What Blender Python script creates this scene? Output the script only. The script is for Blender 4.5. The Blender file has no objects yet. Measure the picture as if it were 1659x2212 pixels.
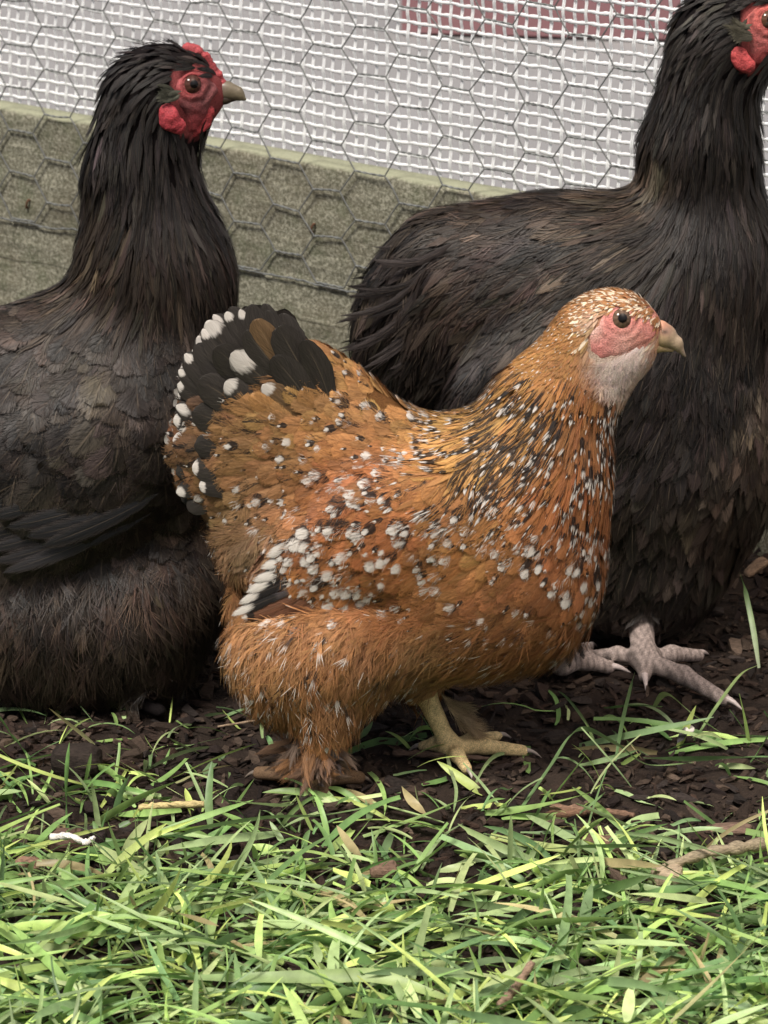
import bpy, math, numpy as np
from math import radians, sin, cos, tan, pi

# ------------------------------------------------------------------ camera, light, exposure
SC = bpy.context.scene
COL = SC.collection
F_PX, TH = 7600.0, radians(20.0)
CAM = np.array([0.0, -1.9, 1.9 * tan(TH + math.atan((1650 - 1106) / 7600.0))])
cam_d = bpy.data.cameras.new('camera')
cam_d.sensor_fit = 'VERTICAL'
cam_d.sensor_height = 36.0
cam_d.lens = 36.0 * F_PX / 2212.0
cam_d.clip_end = 500.0
cam_d.dof.use_dof = True
cam_d.dof.focus_distance = 2.02
cam_d.dof.aperture_fstop = 26.0
cam_o = bpy.data.objects.new('camera', cam_d)
cam_o.location = CAM
cam_o.rotation_euler = (pi / 2 - TH, 0, 0)
COL.objects.link(cam_o)
SC.camera = cam_o

SUN_EL, SUN_AZ = radians(58), radians(-40)     # azimuth measured from the camera's back, towards the left
wd = bpy.data.worlds.new('World')
SC.world = wd
wd.use_nodes = True
wn = wd.node_tree
bg = wn.nodes['Background']
sky = wn.nodes.new('ShaderNodeTexSky')
sky.sky_type = 'NISHITA'
sky.sun_disc = False
sky.sun_elevation = SUN_EL
sky.sun_rotation = pi + SUN_AZ
sky.air_density = 1.0
sky.dust_density = 6.0
sky.ozone_density = 0.6
wn.links.new(sky.outputs[0], bg.inputs[0])
bg.inputs[1].default_value = 0.060
sun_d = bpy.data.lights.new('sun', 'SUN')
sun_d.energy = 3.1
sun_d.angle = radians(16)
sun_d.color = (1.0, 0.95, 0.88)
sun_o = bpy.data.objects.new('sun', sun_d)
sun_o.rotation_euler = (pi / 2 - SUN_EL, 0, SUN_AZ)
COL.objects.link(sun_o)
vs = SC.view_settings
vs.view_transform = 'Standard'
vs.look = 'None'
vs.exposure = 0.62
vs.gamma = 1.0
SC.cycles.max_bounces = 6
SC.cycles.transparent_max_bounces = 8

# ------------------------------------------------------------------ measuring helpers
FWD = np.array([0, cos(TH), -sin(TH)])
UP = np.array([0, sin(TH), cos(TH)])


def ray(u, v):
    u = np.asarray(u, float); v = np.asarray(v, float)
    x = (u - 829.5) / F_PX; y = -(v - 1106.0) / F_PX
    return np.stack([x + 0 * y, cos(TH) + y * sin(TH), -sin(TH) + y * cos(TH)], -1)


def at_y(u, v, Y):                   # point seen at (u, v) on the upright plane y = Y
    d = ray(u, v)
    return CAM + d * ((Y - CAM[1]) / d[..., 1])[..., None]


def at_z(u, v, z=0.0):               # point seen at (u, v) on the level plane z
    d = ray(u, v)
    return CAM + d * ((z - CAM[2]) / d[..., 2])[..., None]


def px_of(p):
    q = p - CAM
    w = q @ FWD
    return 829.5 + F_PX * q[..., 0] / w, 1106.0 - F_PX * (q @ UP) / w


def unit(a):
    return a / np.maximum(np.linalg.norm(a, axis=-1, keepdims=True), 1e-9)


def vnoise(x, y, seed=0):
    xi = np.floor(x).astype(int); yi = np.floor(y).astype(int)
    fx = x - xi; fy = y - yi
    fx = fx * fx * (3 - 2 * fx); fy = fy * fy * (3 - 2 * fy)

    def h(a, b):
        n = (a * 374761393 + b * 668265263 + seed * 1274126177) & 0xffffffff
        n = ((n ^ (n >> 13)) * 1274126177) & 0xffffffff
        return ((n ^ (n >> 16)) & 0xffff) / 65535.0
    return (h(xi, yi) * (1 - fx) + h(xi + 1, yi) * fx) * (1 - fy) + (h(xi, yi + 1) * (1 - fx) + h(xi + 1, yi + 1) * fx) * fy


def fbm(x, y, seed=0, o=4):
    s = 0; a = 0.5
    for k in range(o):
        s = s + a * (vnoise(x, y, seed + k) - 0.5); x = x * 2.03; y = y * 2.03; a *= 0.5
    return s


# ------------------------------------------------------------------ object helpers
def tag(o, label=None, cat=None, group=None, kind=None):
    for k, v in (('label', label), ('category', cat), ('group', group), ('kind', kind)):
        if v:
            o[k] = v
    return o


def empty(name, loc):
    o = bpy.data.objects.new(name, None)
    o.empty_display_size = 0.03
    o.location = loc
    COL.objects.link(o)
    return o


def make(name, V, Fc, mat, parent=None, smooth=True, attrs=None, uv=None, loc=None):
    """one mesh object from arrays: V (n,3), Fc (m,k) array or list of such arrays"""
    V = np.asarray(V, np.float32)
    if loc is not None:
        V = V - np.asarray(loc, np.float32)
    if parent is not None:
        V = V - np.array(parent_loc(parent), np.float32)
    fl = [np.asarray(f, np.int32) for f in (Fc if isinstance(Fc, list) else [Fc])]
    me = bpy.data.meshes.new(name)
    me.vertices.add(len(V))
    me.vertices.foreach_set('co', V.ravel())
    li = np.concatenate([f.ravel() for f in fl])
    cnt = np.concatenate([np.full(len(f), f.shape[1], np.int32) for f in fl])
    st = np.concatenate([[0], np.cumsum(cnt)[:-1]]).astype(np.int32)
    me.loops.add(len(li)); me.polygons.add(len(cnt))
    me.loops.foreach_set('vertex_index', li)
    me.polygons.foreach_set('loop_start', st)
    me.update(calc_edges=True)
    me.polygons.foreach_set('use_smooth', np.full(len(cnt), smooth, bool))
    for k, a in (attrs or {}).items():
        at = me.attributes.new(k, 'FLOAT_COLOR', 'POINT')
        a = np.asarray(a, np.float32)
        if a.shape[1] == 3:
            a = np.concatenate([a, np.ones((len(a), 1), np.float32)], 1)
        at.data.foreach_set('color', a.ravel())
    if uv is not None:
        ul = me.uv_layers.new(name='UVMap')
        ul.data.foreach_set('uv', np.asarray(uv, np.float32)[li].ravel())
    if mat:
        me.materials.append(mat)
    o = bpy.data.objects.new(name, me)
    COL.objects.link(o)
    if loc is not None:
        o.location = loc
    if parent is not None:
        o.parent = parent
    return o


def parent_loc(p):
    l = np.array(p.location)
    while p.parent is not None:
        p = p.parent
        l = l + np.array(p.location)
    return l


def tube(pts, rad, seg=6, cap=True):
    """swept tube; pts (n,3), rad scalar or (n,)"""
    pts = np.asarray(pts, float); n = len(pts)
    rad = np.broadcast_to(np.asarray(rad, float), (n,))
    tg = unit(np.gradient(pts, axis=0))
    ref = np.array([0, 0, 1.0]) if abs(tg[:, 2]).mean() < 0.8 else np.array([1.0, 0, 0])
    a = unit(np.cross(tg, ref)); b = np.cross(tg, a)
    an = np.arange(seg) * 2 * pi / seg
    V = pts[:, None] + rad[:, None, None] * (np.cos(an)[None, :, None] * a[:, None] + np.sin(an)[None, :, None] * b[:, None])
    V = V.reshape(-1, 3)
    i = np.arange(n - 1)[:, None] * seg; j = np.arange(seg)[None]; k = (j + 1) % seg
    Fq = np.stack([i + j, i + k, i + seg + k, i + seg + j], -1).reshape(-1, 4)
    if cap:
        V = np.concatenate([V, pts[:1], pts[-1:]])
        c0, c1 = n * seg, n * seg + 1
        T = np.concatenate([np.stack([np.full(seg, c0), (np.arange(seg) + 1) % seg, np.arange(seg)], -1),
                            np.stack([np.full(seg, c1), (n - 1) * seg + np.arange(seg), (n - 1) * seg + (np.arange(seg) + 1) % seg], -1)])
        return V, [Fq, T]
    return V, [Fq]


def merge(parts):
    V = []; Q = []; T = []; o = 0
    for v, fs in parts:
        V.append(v)
        for f in (fs if isinstance(fs, list) else [fs]):
            (Q if f.shape[1] == 4 else T).append(f + o)
        o += len(v)
    out = []
    if Q: out.append(np.concatenate(Q))
    if T: out.append(np.concatenate(T))
    return np.concatenate(V), out


# ------------------------------------------------------------------ material helpers
class MG:
    def __init__(s, name):
        s.m = bpy.data.materials.new(name); s.m.use_nodes = True
        s.t = s.m.node_tree; s.b = s.t.nodes['Principled BSDF']

    def n(s, ty, ins=None, **kw):
        x = s.t.nodes.new('ShaderNode' + ty)
        for k, v in kw.items():
            setattr(x, k, v)
        for k, v in (ins or {}).items():
            s.put(x.inputs[k], v)
        return x

    def put(s, sock, v):
        if isinstance(v, bpy.types.NodeSocket):
            s.t.links.new(v, sock)
        elif isinstance(v, bpy.types.Node):
            s.t.links.new(v.outputs[0], sock)
        else:
            if isinstance(v, (tuple, list)) and len(v) == 3 and sock.type == 'RGBA':
                v = (*v, 1)
            sock.default_value = v

    def ma(s, op, a, b=0.0, c=0.0, clamp=False):
        x = s.n('Math', operation=op, use_clamp=clamp)
        s.put(x.inputs[0], a); s.put(x.inputs[1], b)
        if op in ('MULTIPLY_ADD', 'SMOOTH_MIN'):
            s.put(x.inputs[2], c)
        return x.outputs[0]

    def mix(s, f, a, b, mode='MIX'):
        x = s.n('Mix', data_type='RGBA', blend_type=mode)
        s.put(x.inputs[0], f); s.put(x.inputs[6], a); s.put(x.inputs[7], b)
        return x.outputs[2]

    def noise(s, vec, scale, detail=3.0, rough=0.55, dim='3D'):
        x = s.n('TexNoise', noise_dimensions=dim)
        if vec is not None:
            s.put(x.inputs['Vector'], vec)
        x.inputs['Scale'].default_value = scale
        x.inputs['Detail'].default_value = detail
        x.inputs['Roughness'].default_value = rough
        return x.outputs['Fac']

    def ramp(s, f, stops):
        x = s.n('ValToRGB')
        s.put(x.inputs[0], f)
        e = x.color_ramp.elements
        while len(e) < len(stops):
            e.new(0.5)
        for i, (p, c) in enumerate(stops):
            e[i].position = p
            e[i].color = (*c, 1) if len(c) == 3 else c
        return x.outputs[0]

    def mr(s, f, a, b, c=0.0, d=1.0):
        x = s.n('MapRange')
        s.put(x.inputs[0], f)
        for i, q in zip((1, 2, 3, 4), (a, b, c, d)):
            s.put(x.inputs[i], q)
        return x.outputs[0]

    def out(s, color=None, rough=0.6, spec=0.3, bump=None, bstr=0.3, bdist=0.001, **kw):
        if color is not None: s.put(s.b.inputs['Base Color'], color)
        s.put(s.b.inputs['Roughness'], rough)
        s.put(s.b.inputs['Specular IOR Level'], spec)
        if bump is not None:
            x = s.n('Bump', {'Strength': bstr, 'Distance': bdist, 'Height': bump})
            s.put(s.b.inputs['Normal'], x)
        for k, v in kw.items():
            s.put(s.b.inputs[k.replace('_', ' ')], v)
        return s.m


def pos(g):
    return g.n('TexCoord').outputs['Object']


def vcol_mat(name, rough=0.5, spec=0.4, nscale=900, namt=0.25, bump=0.3, sss=0.0, bdist=0.0006):
    g = MG(name)
    a = g.n('Attribute', attribute_name='col').outputs['Color']
    p = pos(g)
    nz = g.noise(p, nscale, 4)
    c = g.mix(1.0, a, g.mr(nz, 0.3, 0.7, 1 - namt, 1 + namt), 'MULTIPLY')
    kw = {}
    if sss:
        kw = {'Subsurface_Weight': sss, 'Subsurface_Radius': (0.004, 0.0015, 0.001), 'Subsurface_Scale': 1.0}
    return g.out(c, rough, spec, nz, bump, bdist, **kw)


def feather_mat(name, rough=0.55, sheen=0.0, streak=0.35, fringe=None, spec=0.25, fray=True):
    """vane colour, spangle and barbs drawn from the feather's own (across, along) coordinates"""
    g = MG(name)
    uvn = g.n('UVMap', uv_map='UVMap').outputs[0]
    xy = g.n('SeparateXYZ', {0: uvn})
    s_, t_ = xy.outputs[0], xy.outputs[1]
    fc = g.n('Attribute', attribute_name='fc')
    fp = g.n('Attribute', attribute_name='fp')
    base, rnd = fc.outputs['Color'], fc.outputs['Alpha']
    sp = g.n('SeparateColor', {0: fp.outputs['Color']})
    a_w, a_ws, a_bk = sp.outputs[0], sp.outputs[1], sp.outputs[2]
    a_st = fp.outputs['Alpha']
    ab = g.ma('ABSOLUTE', s_)
    bc = g.ma('SUBTRACT', t_, g.ma('MULTIPLY', ab, 0.35))
    vec = g.n('CombineXYZ', {0: g.ma('MULTIPLY', bc, 34.0), 1: g.ma('MULTIPLY', s_, 2.2), 2: g.ma('MULTIPLY', rnd, 97.0)}).outputs[0]
    st = g.noise(vec, 1.0, 4, 0.7)
    vec2 = g.n('CombineXYZ', {0: g.ma('MULTIPLY', t_, 2.5), 1: g.ma('MULTIPLY', s_, 7.0), 2: g.ma('MULTIPLY', rnd, 31.0)}).outputs[0]
    st2 = g.noise(vec2, 1.0, 3, 0.6)
    col = g.mix(1.0, base, g.mr(st, 0.3, 0.7, 1 - streak, 1 + streak), 'MULTIPLY')
    col = g.mix(1.0, col, g.mr(st2, 0.3, 0.7, 1 - streak, 1 + streak), 'MULTIPLY')
    if fringe:
        fr = g.mr(g.ma('ADD', g.ma('ADD', ab, g.ma('MULTIPLY', g.ma('POWER', t_, 6.0), 0.5)), g.ma('MULTIPLY', st, 0.5)), 0.75, 1.5)
        col = g.mix(g.ma('MULTIPLY', fr, fringe[1]), col, fringe[0])
    jt = g.ma('ADD', g.ma('MULTIPLY', g.ma('SUBTRACT', st2, 0.5), 1.3), g.ma('MULTIPLY', g.ma('SUBTRACT', st, 0.5), 0.9))
    # dark shaft stripe
    wst = g.ma('MULTIPLY', a_st, 0.75)
    stripe = g.mr(g.ma('SUBTRACT', g.ma('ADD', ab, jt), wst), -0.08, 0.05, 1.0, 0.0)
    stripe = g.ma('MULTIPLY', stripe, g.ma('GREATER_THAN', a_st, 0.02))
    stripe = g.ma('MULTIPLY', stripe, g.mr(t_, 0.25, 0.45))
    black = (0.012, 0.010, 0.010)
    col = g.mix(g.ma('MULTIPLY', stripe, 0.92), col, black)
    # spangle: dark crescent, pale tip
    aw = g.ma('MAXIMUM', a_w, 0.001)
    aws = g.ma('MAXIMUM', a_ws, 0.001)

    def ell(k, cen):
        e1 = g.ma('DIVIDE', s_, g.ma('MULTIPLY', aws, k))
        e2 = g.ma('DIVIDE', g.ma('SUBTRACT', t_, cen), g.ma('MULTIPLY', aw, k))
        q = g.ma('ADD', g.ma('MULTIPLY', e1, e1), g.ma('MULTIPLY', e2, e2))
        return g.ma('ADD', q, g.ma('MULTIPLY', jt, 1.3))
    bq = ell(g.ma('ADD', 1.0, a_bk), g.ma('SUBTRACT', 1.0, g.ma('MULTIPLY', aw, g.ma('ADD', 0.9, a_bk))))
    bm = g.ma('MULTIPLY', g.mr(bq, 0.85, 1.1, 1.0, 0.0), g.ma('GREATER_THAN', a_bk, 0.02))
    col = g.mix(g.ma('MULTIPLY', bm, 0.93), col, black)
    wq = ell(1.0, g.ma('SUBTRACT', 1.0, g.ma('MULTIPLY', aw, 0.45)))
    wm = g.ma('MULTIPLY', g.mr(wq, 0.55, 1.35, 1.0, 0.0), g.ma('GREATER_THAN', a_w, 0.02))
    col = g.mix(g.ma('MULTIPLY', wm, 0.95), col, g.mix(st, (0.42, 0.36, 0.30), (0.80, 0.76, 0.71)))
    # pale shaft
    sh = g.ma('MULTIPLY', g.mr(ab, 0.0, 0.06, 1.0, 0.0), g.mr(t_, 0.75, 0.95, 0.35, 0.0))
    col = g.mix(g.ma('MULTIPLY', sh, 0.5), col, g.mix(0.5, col, (0.6, 0.45, 0.3)))
    kw = {}
    if sheen:
        kw['Sheen_Weight'] = sheen
    if fray:                                              # loose barb ends along the rim
        e = g.ma('ADD', g.ma('POWER', ab, 2.0), g.ma('MULTIPLY', g.ma('POWER', g.ma('MAXIMUM', t_, 0.0), 9.0), 0.85))
        e = g.ma('ADD', e, g.ma('MULTIPLY', g.ma('SUBTRACT', st, 0.5), 3.2))
        kw['Alpha'] = g.ma('MAXIMUM', g.mr(e, 0.68, 0.95, 1.0, 0.0), g.ma('LESS_THAN', fp.outputs['Alpha'], -0.5))
    return g.out(col, rough, spec, st, 0.5, 0.0006, **kw)


# ------------------------------------------------------------------ implicit bodies
class Field:
    def __init__(s):
        s.P = []

    def add(s, a, b, ra, rb, ysc=1.0, k=0.02):
        s.P.append((np.array(a, float), np.array(b, float), ra, rb, ysc, k))

    @staticmethod
    def _d(P, p):
        a, b, ra, rb, ysc, k = P
        sc = np.array([1, 1 / ysc, 1])
        ba = (b - a) * sc; pa = (p - a) * sc
        L = ba @ ba
        t = np.clip((pa @ ba) / L, 0, 1) if L > 1e-12 else np.zeros(p.shape[:-1])
        return np.linalg.norm(pa - t[..., None] * ba, axis=-1) - (ra + (rb - ra) * t)

    @staticmethod
    def _smin(x, y, k):
        h = np.maximum(k - np.abs(x - y), 0) / k
        return np.minimum(x, y) - h * h * k * 0.25

    def __call__(s, p):
        f = np.full(p.shape[:-1], 0.2)
        for P in s.P:
            f = s._smin(f, s._d(P, p), P[5])
        return f

    def grad(s, p, e=0.0006):
        g = np.zeros(p.shape)
        for i in range(3):
            d = np.zeros(3); d[i] = e
            g[..., i] = (s(p + d) - s(p - d)) / (2 * e)
        return g

    def bounds(s):
        lo = np.min([np.minimum(P[0], P[1]) - max(P[2], P[3]) * np.array([1, P[4], 1]) for P in s.P], 0) - 0.012
        hi = np.max([np.maximum(P[0], P[1]) + max(P[2], P[3]) * np.array([1, P[4], 1]) for P in s.P], 0) + 0.012
        return lo, hi

    def volume(s, lo, hi, h):
        n = np.ceil((hi - lo) / h).astype(int) + 1
        ax = [lo[i] + h * np.arange(n[i]) for i in range(3)]
        vol = np.full(n, 0.2, np.float32)
        for P in s.P:
            m = max(P[2], P[3]) * np.array([1, max(P[4], 0.2), 1]) + P[5] + 0.006
            a = np.maximum(((np.minimum(P[0], P[1]) - m - lo) / h).astype(int), 0)
            b = np.minimum(((np.maximum(P[0], P[1]) + m - lo) / h).astype(int) + 2, n)
            if np.any(b <= a):
                continue
            X = np.stack(np.meshgrid(*[ax[i][a[i]:b[i]] for i in range(3)], indexing='ij'), -1)
            sl = tuple(slice(a[i], b[i]) for i in range(3))
            vol[sl] = s._smin(vol[sl], s._d(P, X), P[5])
        return vol

    def mesh(s, h=0.0022, lo=None, hi=None, iso=0.0, keep=None):
        if lo is None:
            lo, hi = s.bounds()
        vol = s.volume(lo, hi, h) - iso
        ins = vol < 0
        nx, ny, nz = vol.shape
        acc = np.zeros((nx - 1, ny - 1, nz - 1, 3), np.float32); cnt = np.zeros((nx - 1, ny - 1, nz - 1), np.float32)
        for axis in range(3):
            o = [q for q in range(3) if q != axis]
            s0 = [slice(None)] * 3; s1 = [slice(None)] * 3
            s0[axis] = slice(0, -1); s1[axis] = slice(1, None)
            v0, v1 = vol[tuple(s0)], vol[tuple(s1)]
            cr = (v0 < 0) != (v1 < 0)
            t = np.where(cr, v0 / np.where(cr, v0 - v1, 1), 0)
            for da in (0, 1):
                for db in (0, 1):
                    sl = [None] * 3
                    sl[axis] = slice(None)
                    for q, dd in zip(o, (da, db)):
                        sl[q] = slice(dd, vol.shape[q] - 1 + dd)
                    c = cr[tuple(sl)]; tt = t[tuple(sl)]
                    acc[..., axis] += np.where(c, tt, 0)
                    acc[..., o[0]] += np.where(c, da, 0)
                    acc[..., o[1]] += np.where(c, db, 0)
                    cnt += c
        idx = np.full(cnt.shape, -1, np.int64)
        m = cnt > 0
        ii = np.argwhere(m)
        idx[m] = np.arange(len(ii))
        V = lo + h * (ii + acc[m] / cnt[m][:, None])
        F = []
        for axis in range(3):
            o = [q for q in range(3) if q != axis]
            s0 = [slice(1, -1)] * 3; s1 = [slice(1, -1)] * 3
            s0[axis] = slice(0, -1); s1[axis] = slice(1, None)
            a0, a1 = ins[tuple(s0)], ins[tuple(s1)]
            e = np.argwhere(a0 != a1)
            flip = a0[a0 != a1]
            if axis == 1:
                flip = ~flip
            b = e.copy()
            for q in o:
                b[:, q] += 1
            def cell(d0, d1):
                c = b.copy(); c[:, o[0]] -= d0; c[:, o[1]] -= d1
                return idx[c[:, 0], c[:, 1], c[:, 2]]
            q = np.stack([cell(1, 1), cell(0, 1), cell(0, 0), cell(1, 0)], -1)
            q[~flip] = q[~flip][:, ::-1]
            F.append(q)
        F = np.concatenate(F)
        F = F[(F >= 0).all(1)]
        for _ in range(2):
            g = s.grad(V); f = s(V) - iso
            V = V - np.clip(f / np.maximum((g * g).sum(-1), 1e-3), -h, h)[:, None] * g
        if keep is not None:
            k = keep(V)
            F = F[k[F].all(1)]
            use = np.zeros(len(V), bool); use[F.ravel()] = True
            re = np.cumsum(use) - 1
            V = V[use]; F = re[F]
        return V, F


# ------------------------------------------------------------------ feathers
def vane_template(nt=(0, .2, .42, .6, .75, .87, .95, 1.0), ns=(-1, -.55, 0, .55, 1)):
    t = np.array(nt); s = np.array(ns)
    S, T = np.meshgrid(s, t)
    n, m = len(t), len(s)
    i = np.arange(n - 1)[:, None] * m + np.arange(m - 1)[None]
    Fq = np.stack([i, i + 1, i + m + 1, i + m], -1).reshape(-1, 4)
    return S.ravel(), T.ravel(), Fq, np.zeros(n * m)


def barb_template(J, rng, t0=(0.0, 0.8), spread=1.0, w=0.03, over=0.12):
    """loose barbs leaving the shaft; returned like the vane"""
    S = []; T = []; Fq = []; o = 0
    for j in range(J):
        a = rng.uniform(*t0)
        e = min(a + rng.uniform(0.3, 0.6), 1.0 + over * rng.random())
        sd = rng.uniform(-1, 1) * spread
        tau = np.array([0, .35, .7, 1.0])
        ss = sd * tau ** 0.75
        tt = a + (e - a) * tau
        ww = w * np.array([.6, 1, .8, .08])
        S += list(np.stack([ss - ww, ss + ww], -1).ravel())
        T += list(np.stack([tt, tt], -1).ravel())
        for q in range(3):
            b = o + 2 * q
            Fq.append([b, b + 1, b + 3, b + 2])
        o += 8
    return np.array(S), np.array(T), np.array(Fq), np.ones(len(S))


def prof_round(t):
    return np.sqrt(np.clip(t, 0, 1)) ** 0.9 * np.sqrt(np.clip(1 - np.clip(t, 0, 1) ** 5, 0.0, 1))


def prof_oval(t):
    t = np.clip(t, 0, 1)
    return (.25 + .75 * np.minimum(t * 1.6, 1)) * np.sqrt(np.clip(1 - t ** 6, 0, 1))


def prof_point(t):
    return np.clip(t, 0, 1) ** 0.4 * np.clip(1 - np.clip(t, 0, 1) ** 2.2, 0.0, 1) ** 0.8


def prof_barb(t):
    return 0.35 + 0.65 * np.clip(t, 0, 1)


def assemble(spine, nrm, Wd, tpl, prof, fc, fp, rng, camber=0.25, rag=0.0):
    """spine, nrm (N,K,3); Wd (N,) half width"""
    S, T, Fq, _ = tpl
    N, K, _ = spine.shape
    M = len(S)
    x = np.clip(T, 0, 1.0) * (K - 1)
    i = np.minimum(x.astype(int), K - 2); f = (x - i)[None, :, None]
    P = spine[:, i] * (1 - f) + spine[:, i + 1] * f
    Nn = unit(nrm[:, i] * (1 - f) + nrm[:, i + 1] * f)
    tg = unit(spine[:, i + 1] - spine[:, i])
    ex = np.maximum(T - 1, 0)
    L = np.linalg.norm(spine[:, 1] - spine[:, 0], axis=-1) * (K - 1)
    P = P + tg * (ex[None, :] * L[:, None])[..., None]
    Wv = unit(np.cross(tg, Nn))
    sp = (S * prof(T))[None, :] * Wd[:, None]
    if rag:
        edge = (np.abs(S) > 0.4)[None, :] * rng.normal(0, rag, (N, M))
        sp = sp * (1 + edge)
        P = P + tg * (rng.normal(0, rag * 0.4, (N, M)) * (T > 0.6)[None] * Wd[:, None])[..., None]
    P = P + Wv * sp[..., None] - Nn * (camber * (S * S)[None] * Wd[:, None] * prof(T)[None])[..., None]
    V = P.reshape(-1, 3)
    Fa = (Fq[None] + (np.arange(N) * M)[:, None, None]).reshape(-1, 4)
    uv = np.tile(np.stack([S, T], -1), (N, 1))
    return V, Fa, uv, np.repeat(fc, M, 0), np.repeat(fp, M, 0)


def fmesh(name, packs, mat, parent):
    V = []; Fq = []; U = []; A = []; B = []; o = 0
    for v, f, u, a, b in packs:
        V.append(v); Fq.append(f + o); U.append(u); A.append(a); B.append(b); o += len(v)
    return make(name, np.concatenate(V), np.concatenate(Fq), mat, parent, True,
                {'fc': np.concatenate(A), 'fp': np.concatenate(B)}, np.concatenate(U))


class Bird:
    def __init__(s, name, Y, u0, label, cat='hen', group=None):
        s.Y = Y
        x0 = at_y(u0, 1500, Y)[0]
        s.root = empty(name, (x0, Y, 0))
        tag(s.root, label, cat, group)
        s.f = Field()
        s.guides = None
        s.blobs = []
        s.rng = np.random.default_rng(int(u0) + 7)

    def sc(s, dy=0.0):                                     # metres per pixel on the bird's plane
        return (s.Y + dy - CAM[1]) / cos(TH) / F_PX * 1.0

    def prim(s, pts, ysc=0.8, dy=0.0, k=0.03, both=False, f=None):
        f = f or s.f
        sides = (dy, -dy) if both else (dy,)
        for d in sides:
            P = [at_y(u, v, s.Y - abs(dy) if both else s.Y + d) for u, v, r in pts]
            for p in P:
                p[1] = s.Y + d
            R = [r * s.sc(d) for _, _, r in pts]
            if len(P) == 1:
                f.add(P[0], P[0], R[0], R[0], ysc, k)
            for i in range(len(P) - 1):
                f.add(P[i], P[i + 1], R[i], R[i + 1], ysc, k)

    def px(s, p):                                          # photo position of a point's near-side twin
        q = np.array(p, float)
        q[..., 1] = s.Y - np.abs(q[..., 1] - s.Y)
        return px_of(q)

    def flow(s, p):
        u, v = s.px(p)
        G = s.guides
        d2 = (u[..., None] - G[:, 0]) ** 2 + (v[..., None] - G[:, 1]) ** 2
        w = 1 / (d2 + 900) ** 1.6
        dx = (w * G[:, 2]).sum(-1) / w.sum(-1); dz = -(w * G[:, 3]).sum(-1) / w.sum(-1)
        return unit(np.stack([dx, 0 * dx, dz], -1))

    def hit(s, u, v, iso=0.0, f=None):
        """the near surface point seen at (u, v)"""
        f = f or s.f
        d = unit(ray(u, v))
        t = (s.Y - 0.16 - CAM[1]) / d[1]
        for _ in range(120):
            dd = f((CAM + d * t)[None])[0] - iso
            if dd < 1e-5: break
            t += max(dd * 0.5, 1e-5)
        p = CAM + d * t
        return p, unit(f.grad(p[None]))[0]

    def sample(s, V, F, n):
        a, b, c, d = (V[F[:, i]] for i in range(4))
        ar = np.linalg.norm(np.cross(c - a, d - b), axis=-1)
        k = s.rng.choice(len(F), n, p=ar / ar.sum())
        x = s.rng.random((n, 1)); y = s.rng.random((n, 1))
        return (a[k] * (1 - x) + b[k] * x) * (1 - y) + (d[k] * (1 - x) + c[k] * x) * y

    def spines(s, P, L, K=6, o0=-0.001, o1=0.004, jit=0.12, curl=0.0):
        """walk each feather over the body along the flow"""
        N = len(P)
        ja = s.rng.normal(0, jit, N)
        pts = []; nr = []
        p = P.copy()
        off = s.rng.uniform(0.75, 1.25, N)
        for i in range(K):
            t = i / (K - 1)
            g = s.f.grad(p, 0.0015); gl = np.linalg.norm(g, axis=-1)
            n = g / np.maximum(gl, 1e-6)[:, None]
            tgt = (o0 + (o1 - o0) * t ** 0.85) * off
            fv = s.f(p)
            p = p + n * np.clip(tgt - fv / np.maximum(gl, 0.3), -0.012, 0.012)[:, None]
            pts.append(p.copy()); nr.append(n)
            d = s.flow(p)
            d = d - n * (d * n).sum(-1, keepdims=True)
            d = unit(d)
            w = np.cross(n, d)
            d = d * np.cos(ja)[:, None] + w * np.sin(ja)[:, None]
            p = p + d * (L / (K - 1))[:, None]
        return np.stack(pts, 1), np.stack(nr, 1)

    def free_spines(s, spec, K=8):
        """explicit feathers: (u0,v0,u1,v1,dy0,dy1,sag px)"""
        S = []; Nn = []
        for (u0, v0, u1, v1, y0, y1, sag) in spec:
            t = np.linspace(0, 1, K)
            nx, nv = -(v1 - v0), (u1 - u0)
            l = math.hypot(nx, nv); b = np.sin(pi * t) * sag
            u = u0 + (u1 - u0) * t + nx / l * b; v = v0 + (v1 - v0) * t + nv / l * b
            yy = s.Y + y0 + (y1 - y0) * t
            d = ray(u, v)
            p = CAM + d * ((yy - CAM[1]) / d[:, 1])[:, None]
            S.append(p)
            sg = -1.0 if (y0 + y1) <= 0 else 1.0
            tilt = s.rng.normal(0, 0.12)
            n = unit(np.array([tilt, sg, 0.12]))
            Nn.append(np.tile(n, (K, 1)))
        return np.stack(S), np.stack(Nn)


def blobmap(u, v, blobs, default):
    """smooth colour map over photo positions: blobs (u, v, R, value...)"""
    default = np.array(default, float)
    num = np.tile(default * 0.15, (len(u), 1)); den = np.full((len(u), 1), 0.15)
    for b in blobs:
        w = np.exp(-(((u - b[0]) ** 2 + (v - b[1]) ** 2) / b[2] ** 2))[:, None]
        num += w * np.array(b[3:], float); den += w
    return num / den


def poly_in(u, v, poly):
    poly = np.array(poly, float)
    c = np.zeros(u.shape, bool)
    j = len(poly) - 1
    for i in range(len(poly)):
        xi, yi = poly[i]; xj, yj = poly[j]
        m = ((yi > v) != (yj > v)) & (u < (xj - xi) * (v - yi) / (yj - yi + 1e-9) + xi)
        c ^= m
        j = i
    return c


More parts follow.
